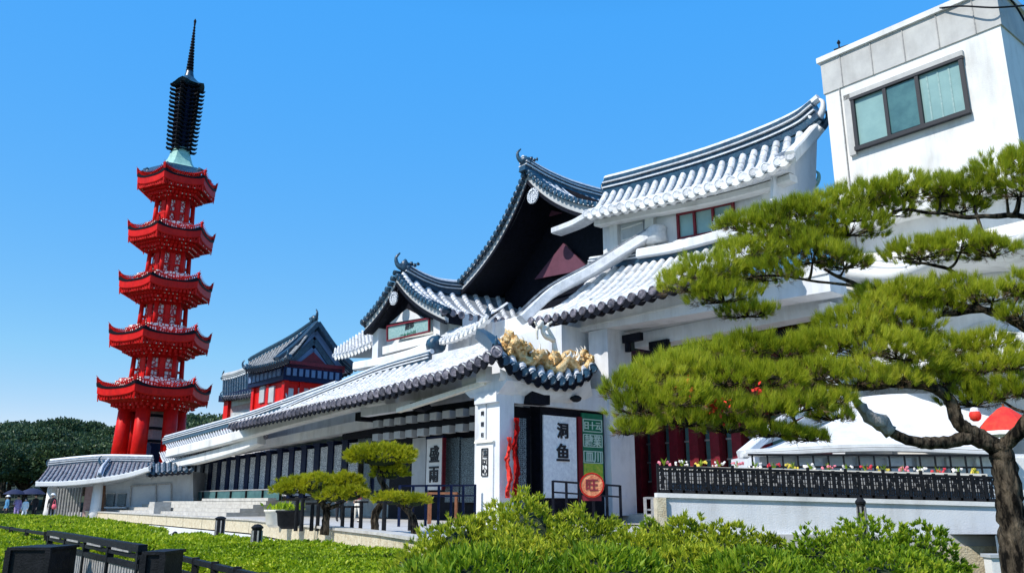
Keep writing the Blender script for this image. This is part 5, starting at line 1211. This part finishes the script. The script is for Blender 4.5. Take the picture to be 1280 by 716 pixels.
# ================================================================== GILDED ROOF SCULPTURE
gp = [PS(px_, py_, .25) for px_, py_ in ((638, 436), (655, 446), (675, 454), (695, 459), (715, 461), (736, 455))]
t_ = thing('gilded_dragon_group', 'gilded carved dragons and flames heaped along the small porch side roof', 'sculpture', gp[2])
P = smoothline(gp, 5); m = MB(); r_ = random.Random(11)
for k in range(3):
    off = -U*(.25*k)+ZU*(.12+.14*k)
    m.tube([p+off+ZU*.22*math.sin(i*.75+k*2)+U*.12*math.cos(i*.75+k) for i, p in enumerate(P)], [.16-.03*k+.03*math.sin(i*1.3) for i in range(len(P))], 8, jit=.25)
m.build('dragon_bodies', M['gold'], t_, True)
m = MB()
for k in range(46):
    p = P[r_.randrange(len(P))]+V((r_.uniform(-.1, .1), r_.uniform(-.1, .1), 0))-U*r_.uniform(-.1, .7)+ZU*r_.uniform(0, .42); m.blob(p, r_.uniform(.09, .19), amp=.5, n=8, m=6, sc=(1, 1, r_.uniform(.9, 1.6)))
m.build('dragon_heads', M['gold'], t_, False)
m = MB()
for k in range(54):
    p = P[r_.randrange(len(P))]-U*r_.uniform(0, .6)+ZU*r_.uniform(.2, .45); q = V((r_.uniform(-.18, .18), r_.uniform(-.1, .1), r_.uniform(.15, .38))); m.tube(smoothline([p, p+q*.6+V((.06, 0, 0)), p+q], 3), list(np.linspace(.05, .006, 7)), 6)
m.build('flames', M['ivory'], t_)
m = MB()
for pts in ([(694, 440), (692, 425), (684, 408), (690, 402)], [(692, 425), (680, 418), (677, 402), (673, 408), (668, 402)], [(677, 402), (671, 412), (672, 424)], [(684, 408), (678, 414)], [(640, 436), (637, 426), (643, 420)]):
    q_ = smoothline([PS(a_, b_, .0) for a_, b_ in pts], 5); m.tube(q_, list(np.linspace(.11, .03, len(q_))), 7, jit=.15)
m.build('antlers', M['ivory'], t_, True)
# ================================================================== RED PARASOL AND LANTERN behind the pine
p = PY(1254, 508, 17.5); t_ = thing('red_parasol', 'open red parasol with white hem behind the fork of the pine trunk', 'parasol', V((p.x, 17.5, 0)))
m = MB(); m.lathe(p-ZU*.52, [(.58, 0), (.50, .13), (.34, .30), (.12, .48), (.0, .53)], 8); m.build('canopy', M['redcloth'], t_)
m = MB(); m.lathe(p-ZU*.56, [(.6, -.04), (.595, .04)], 8); m.build('hem', M['whitec'], t_)
MB().tube([V((p.x, 17.5, .004)), p+ZU*.06], .025, 8).build('pole', M['woodbr'], t_)
p = PY(1219, 519, 17.6); t_ = thing('red_lantern', 'small round red and white lantern hanging left of the red parasol', 'lantern', p)
m = MB(); m.lathe(p, [(.05, -.12), (.10, -.08), (.12, 0), (.10, .07), (.05, .11)], 14); m.build('shade', M['redcloth'], t_, True)
MB().lathe(p, [(.09, .07), (.08, .14), (.05, .17)], 10).build('cap', M['whitec'], t_); MB().tube([p+ZU*.2, p+ZU*.9], .012, 5).build('cord', M['ink'], t_)
# red leaf sprays caught in the pine
for px_, py_, Yv, k, s_ in ((897, 508, 11.75, 42, .13), (856, 483, 11.9, 18, .10), (948, 487, 11.9, 14, .10)):
    c = np.array(PY(px_, py_, Yv)); pos = c+RNG.normal(0, s_*.6, (k, 3)); np_mesh('red_leaf_spray', leaves(pos, RNG.normal(0, 1, (k, 3)), .07, .05), 4, M['redcloth'], pine)
# ================================================================== FOREGROUND BENCH, BOXES, RAILS
A, B = PZ(63, 663, 1.3), PZ(179, 681, 1.3); A = V((A.x, A.y, 0)); B = V((B.x, B.y, 0)); dr = (B-A).normalized(); nn = V((-dr.y, dr.x, 0))
if nn.y < 0: nn = -nn
bn = thing('park_bench', 'long black slatted metal bench seen from behind at the lower left', 'bench', A)
MB().bar(A+ZU*1.27, B+ZU*1.27, .09, .07).build('top_rail', M['iron'], bn); MB().bar(A+ZU*1.19, B+ZU*1.19, .05, .04).build('back_rail', M['iron'], bn); MB().bar(A+ZU*1.10, B+ZU*1.10, .06, .05).build('back_rail', M['iron'], bn); MB().bar(A+ZU*.55, B+ZU*.55, .06, .06).build('back_rail', M['iron'], bn)
L_ = (B-A).length; n = 44
for i in range(n):
    p = A+dr*(L_*(i+.6)/n); MB().bar(p+ZU*.56, p+ZU*1.08, .08, .03, up=nn).build('back_slat', M['iron2'], bn)
for i in range(5):
    p = A+dr*(L_*(i+.05)/4.1); 
    MB().bar(p+ZU*.0, p+ZU*1.3, .07, .07, up=dr).build('leg', M['iron'], bn); MB().bar(p+nn*.5, p+nn*.5+ZU*.5, .06, .06, up=dr).build('leg', M['iron'], bn)
    if i < 4: MB().bar(p+dr*.25+ZU*1.23-nn*.03, p+dr*(L_/4.1-.3)+ZU*1.23-nn*.03, .03, .025).build('carved_rail', M['iron2'], bn)
for k in range(4): MB().bar(A+nn*(.1+.13*k)+ZU*.5, B+nn*(.1+.13*k)+ZU*.5, .1, .03).build('seat_board', M['iron'], bn)
def darkbox(x0, x1, Y0, Y1, z1, lab):
    t_ = thing('planter_box', lab, 'planter', V(((x0+x1)/2, Y0, 0)))
    MB().box(x0, x1, Y0, Y1, 0.004, z1, FW).build('body', M['iron'], t_); x = MB(); x.box(x0-.02, x1+.02, Y0-.02, Y1+.02, z1, z1+.03, FW); x.build('rim', M['iron'], t_)
    for xx in (x0, x1): MB().box(xx-.03, xx+.03, Y0-.03, Y0, .004, z1, FW).build('corner_strip', M['iron'], t_)
darkbox(PY(10, 700, 9.6).x, PY(60, 700, 9.6).x, 9.6, 10.2, PY(30, 687, 9.6).z, 'dark box at the left end of the bench, lower left corner')
darkbox(PY(180, 700, 8.4).x, PY(204, 700, 8.4).x, 8.4, 8.9, PY(190, 693, 8.4).z, 'narrow dark box at the right end of the bench')
def lowrail(label, A, B, z, n, bal=0):
    t_ = thing('low_railing', label, 'railing', V((A.x, A.y, 0))); A = V((A.x, A.y, 0)); B = V((B.x, B.y, 0))
    MB().bar(A+ZU*z, B+ZU*z, .07, .06).build('top_rail', M['iron'], t_); MB().bar(A+ZU*(z-.16), B+ZU*(z-.16), .04, .04).build('second_rail', M['iron'], t_)
    for i in range(n+1): MB().bar(A.lerp(B, i/n), A.lerp(B, i/n)+ZU*(z+.05), .07, .07, up=V((0, 1, 0))).build('post', M['iron'], t_)
    for i in range(bal):
        p = A.lerp(B, (i+.5)/bal); MB().bar(p+ZU*.1, p+ZU*(z-.16), .025, .025, up=V((0, 1, 0))).build('baluster', M['iron'], t_)
lowrail('low black rail between the two hedges at the left edge', PZ(-40, 652, 1.05), PZ(58, 667, 1.05), 1.05, 6)
lowrail('low black rail along the front of the wide hedge, right of the bench', PZ(206, 692, 1.0), PZ(330, 722, 1.0), 1.0, 5, 14)
# ================================================================== PLANTERS ON THE TERRACE
for px_, py_, Yv, m_, lab in ((346, 643, 25.5, 'ivory', 'pale stone planter with a tuft of bright green on the terrace'), (361, 651, 24, 'iron', 'dark round pot beside the pale planter on the terrace'), (352, 648, 27, 'iron', 'small dark pot half hidden behind the other pots')):
    p = V((PY(px_, py_, Yv).x, Yv, 1.0)); t_ = thing('plant_pot', lab, 'plant pot', p)
    m = MB(); m.lathe(p, [(.2, 0), (.3, .1), (.34, .42), (.38, .45), (.38, .5), (.3, .5)], 14); m.build('pot', M[m_], t_, True)
    q = np.array(p)+np.array([0, 0, .5])+RNG.normal(0, 1, (60, 3))*np.array([.15, .15, .04]); np_mesh('leaves', leaves(q, np.tile([0, 0, 1.], (60, 1)), .2, .07, .6), 4, M['hedge'], t_)
# ================================================================== PEOPLE
def person(label, loc, h, face, top, legs, pose='stand', arm=None, hair=True, hat=None, group=None):
    """one skinned body; face = heading angle, arm: raised hand target (right, fwd, up) in body heights"""
    t_ = thing('person', label, 'person', loc, group)
    J = [(0, 0, .53, .085, .065), (0, 0, .62, .078, .06), (0, .005, .73, .095, .065), (0, 0, .815, .07, .05), (0, 0, .855, .034, .034), (0, .01, .885, .045, .05), (0, .012, .93, .052, .062), (0, .005, .975, .04, .048)]
    Ed = [(i, i+1) for i in range(7)]
    def chain(root, pts):
        k = root
        for q in pts: J.append(q); Ed.append((k, len(J)-1)); k = len(J)-1
    stride = .06 if pose == 'walk' else .012
    for sx in (-1, 1):
        chain(0, [(sx*.052, 0, .49, .06, .06), (sx*.056, sx*stride*.6+.01, .28, .04, .042), (sx*.058, sx*stride, .05, .026, .028), (sx*.062, sx*stride+.075, .018, .026, .018)])
        if arm and sx == 1:
            a = arm; chain(3, [(sx*.11, 0, .805, .036, .036), (sx*.15, .05, .66, .028, .028), (a[0]*.95, a[1]*.9, a[2]*.97, .019, .019), (a[0], a[1], a[2], .02, .016)])
        else: chain(3, [(sx*.11, 0, .805, .036, .036), (sx*.135, -.01, .64, .028, .028), (sx*.14, .045, .51, .019, .019), (sx*.138, .06, .45, .018, .022)])
        hx_, hy_, hz_ = J[-1][:3]; up_ = -1 if not (arm and sx == 1) else .6
        r0 = len(J)-1
        for f_ in range(5):
            o_ = (f_-2)*.008; chain(r0, [(hx_+sx*.004, hy_+o_, hz_+up_*.022, .0055, .0055), (hx_-sx*.006, hy_+o_*1.1+.004, hz_+up_*(.046 if f_ else .032), .0045, .0045)])
    me = bpy.data.meshes.new('b'); me.from_pydata([(x*h, y*h, z*h) for x, y, z, a, b in J], Ed, []); o = bpy.data.objects.new('b', me); COL.objects.link(o)
    md = o.modifiers.new('s', 'SKIN'); md.use_smooth_shade = True
    for i, j in enumerate(J): me.skin_vertices[0].data[i].radius = (j[3]*h, j[4]*h)
    me.skin_vertices[0].data[0].use_root = True
    ss = o.modifiers.new('u', 'SUBSURF'); ss.levels = 1; ss.render_levels = 1
    bm_ = bpy.data.meshes.new_from_object(o.evaluated_get(bpy.context.evaluated_depsgraph_get())); bpy.data.objects.remove(o)
    body = link(bm_, 'body', [M['skin'], M[top], M[legs], M['blackc'], M['hair']], t_, True)
    for p in bm_.polygons:
        z = p.center.z/h; r_ = abs(p.center.x)/h; y = p.center.y/h
        if z < .035: k = 3
        elif z < .50 and r_ < .115: k = 2
        elif r_ > .125 and z < .5: k = 0
        elif z < .845 and not (arm and p.center.x > 0 and z > arm[2]-.03 and r_ > .12): k = 1
        elif z > .945 or (z > .88 and y < -.005): k = 4
        else: k = 0
        p.material_index = k
    m = MB(); 
    m.blob(V((0, .075*h, .925*h))+V(loc), .011*h, amp=.05, n=6, m=4); m.build('nose', M['skin'], t_)
    m = MB()
    for sx in (-1, 1): m.blob(V((sx*.02*h, .066*h, .94*h))+V(loc), .006*h, amp=0, n=6, m=4)
    m.build('eyes', M['ink'], t_)
    m = MB(); m.blob(V((0, -.012*h, .955*h))+V(loc), .062*h, amp=.08, n=12, m=8, sc=(.95, 1.05, .9)); m.build('hair', M['hair'], t_, True)
    m = MB(); rows = []
    for z, a, b in ((.845, .055, .045), (.80, .125, .062), (.70, .105, .075), (.60, .092, .07), (.49, .112, .082)):
        rows.append([V(loc)+V((math.cos(w)*a*h, math.sin(w)*b*h, z*h)) for w in np.linspace(0, 2*math.pi, 14, endpoint=False)])
    m.grid(rows, 0, True); m.build('shirt', M[top], t_, True)
    if hat:
        m = MB(); m.lathe(V(loc)+V((0, 0, .955*h)), [(.12*h, 0), (.118*h, .008*h), (.07*h, .012*h), (.062*h, .055*h), (.03*h, .07*h), (0, .072*h)], 16); m.build('hat', M[hat], t_, True)
    t_.rotation_euler = (0, 0, face); return t_
Yg = 57.6; zg = .55
struct(MB().box(-66, -30.5, 56.2, 59.2, 0, zg, FW).build('forecourt', M['paving']))
def gl(px, Yv=Yg): return V((PY(px, 630, Yv).x, Yv, zg))
person('person in blue top and white hat at the far left edge', gl(9), 1.62, math.pi*.8, 'bluec', 'blackc', hat='whitec')
person('person in lavender top under a navy umbrella, leftmost umbrella', gl(22, 57.2), 1.6, math.pi*1.1, 'lav', 'lav', arm=(.10, .13, .70))
person('person in pale clothes standing between two umbrella holders', gl(32, 57.0), 1.45, math.pi, 'whitec', 'whitec', pose='walk')
person('person in black under the right navy umbrella near the gatehouse corner', gl(44, 58), 1.7, math.pi*.9, 'blackc', 'blackc', arm=(.10, .13, .70))
pb = person('person in black with pale hat and pink bag before the gatehouse shutter', gl(65, 56.8), 1.72, math.pi*1.15, 'blackc', 'blackc', pose='walk', hat='whitec')
p = gl(68, 56.6)+V((0, 0, .85)); t_ = thing('shoulder_bag', 'pink bag held by the person in black', 'bag', p)
m = MB(); m.blob(p+ZU*.05, .17, amp=.1, sc=(1, .6, 1)); m.build('bag_body', M['pinkc'], t_, True); MB().tube(smoothline([p+V((-.12, 0, .15)), p+V((-.05, .05, .5)), p+V((.1, 0, .15))]), .015, 5).build('strap', M['pinkc'], t_)
person('person in pale shirt walking on the terrace behind the clipped pines', V((PY(447, 640, 32).x, 32, 1.0)), 1.68, math.pi*.6, 'pinkc', 'ivory', pose='walk')
person('person in dark clothes standing on the terrace behind the clipped pines', V((PY(424, 640, 33).x, 33, 1.0)), 1.72, math.pi*1.2, 'navyc', 'blackc')
def umbrella(label, p, R):
    t_ = thing('umbrella', label, 'umbrella', p); n = 8; rows = []
    for f_ in (0.02, .3, .6, .85, 1):
        rows.append([p+V((math.cos(w)*R*f_*(1-.06*abs(math.sin(w*4))*f_), math.sin(w)*R*f_*(1-.06*abs(math.sin(w*4))*f_), .9-.45*R*f_**1.9)) for w in np.linspace(0, 2*math.pi, 32, endpoint=False)])
    MB().grid(rows, 0, True).build('canopy', M['navyc'], t_, True)
    MB().tube([p-ZU*.05, p+ZU*.98], .014, 6).build('shaft', M['iron2'], t_); MB().tube(smoothline([p-ZU*.05, p-ZU*.14, p+V((.05, 0, -.17)), p+V((.09, 0, -.12))]), .018, 6).build('handle', M['woodbr'], t_)
    for k in range(8):
        w = k*math.pi/4; MB().tube([p+ZU*.88, p+V((math.cos(w)*R*.97, math.sin(w)*R*.97, .9-.45*R*.94))], .007, 4).build('rib', M['iron2'], t_)
q = gl(22, 57.2); umbrella('navy umbrella held by the person in lavender', q+V((-.16, -.2, 1.12)), .72)
q = gl(44, 58); umbrella('larger navy umbrella by the gatehouse corner column', q+V((-.17, -.22, 1.2)), .88)
# ================================================================== LIGHT, SKY, CAMERA
SUN_EL, SUN_AZ = 47, (-.80, -.60)
d = V((SUN_AZ[0], SUN_AZ[1], 0)).normalized()*math.cos(math.radians(SUN_EL))+ZU*math.sin(math.radians(SUN_EL))
sl = bpy.data.lights.new('sun', 'SUN'); sl.energy = 4.1; sl.angle = math.radians(.5); sl.color = (1, .95, .87)
so = bpy.data.objects.new('sun', sl); COL.objects.link(so); so.rotation_euler = d.to_track_quat('Z', 'Y').to_euler()
w = bpy.data.worlds.new('World'); scene.world = w; w.use_nodes = True; nt = w.node_tree
bg = nt.nodes['Background']; sk = nt.nodes.new('ShaderNodeTexSky'); sk.sky_type = 'NISHITA'; sk.sun_disc = False
sk.sun_elevation = math.radians(SUN_EL); sk.sun_rotation = math.atan2(d.x, d.y)
sk.air_density = 1.0; sk.dust_density = .25; sk.ozone_density = 2.0
sp = nt.nodes.new('ShaderNodeSeparateColor'); sp.mode = 'HSV'; hs = nt.nodes.new('ShaderNodeCombineColor'); hs.mode = 'HSV'
def mth(op, a, *b):
    n_ = nt.nodes.new('ShaderNodeMath'); n_.operation = op; nt.links.new(a, n_.inputs[0])
    for i_, x_ in enumerate(b): n_.inputs[i_+1].default_value = x_
    return n_.outputs[0]
nt.links.new(sk.outputs[0], sp.inputs[0])
nt.links.new(mth('MAXIMUM', mth('SUBTRACT', sp.outputs[0], .004), .584), hs.inputs[0])
nt.links.new(mth('MINIMUM', mth('MULTIPLY', sp.outputs[1], 1.38), .95), hs.inputs[1])
nt.links.new(mth('MINIMUM', mth('MULTIPLY', sp.outputs[2], 1.78), 5.25), hs.inputs[2])
nt.links.new(hs.outputs[0], bg.inputs['Color']); bg.inputs['Strength'].default_value = .15
cd = bpy.data.cameras.new('camera'); cam = bpy.data.objects.new('camera', cd); COL.objects.link(cam); scene.camera = cam
cam.location = (0, 0, EYE); cam.rotation_euler = (math.radians(90)+TH, 0, 0); cd.sensor_width = 36; cd.lens = FPX/1280*36; cd.clip_end = 5000; cd.clip_start = .1
scene.view_settings.view_transform = 'Standard'; scene.view_settings.look = 'None'; scene.view_settings.exposure = 0.3; scene.view_settings.gamma = 1
scene.render.resolution_x = 1280; scene.render.resolution_y = 716
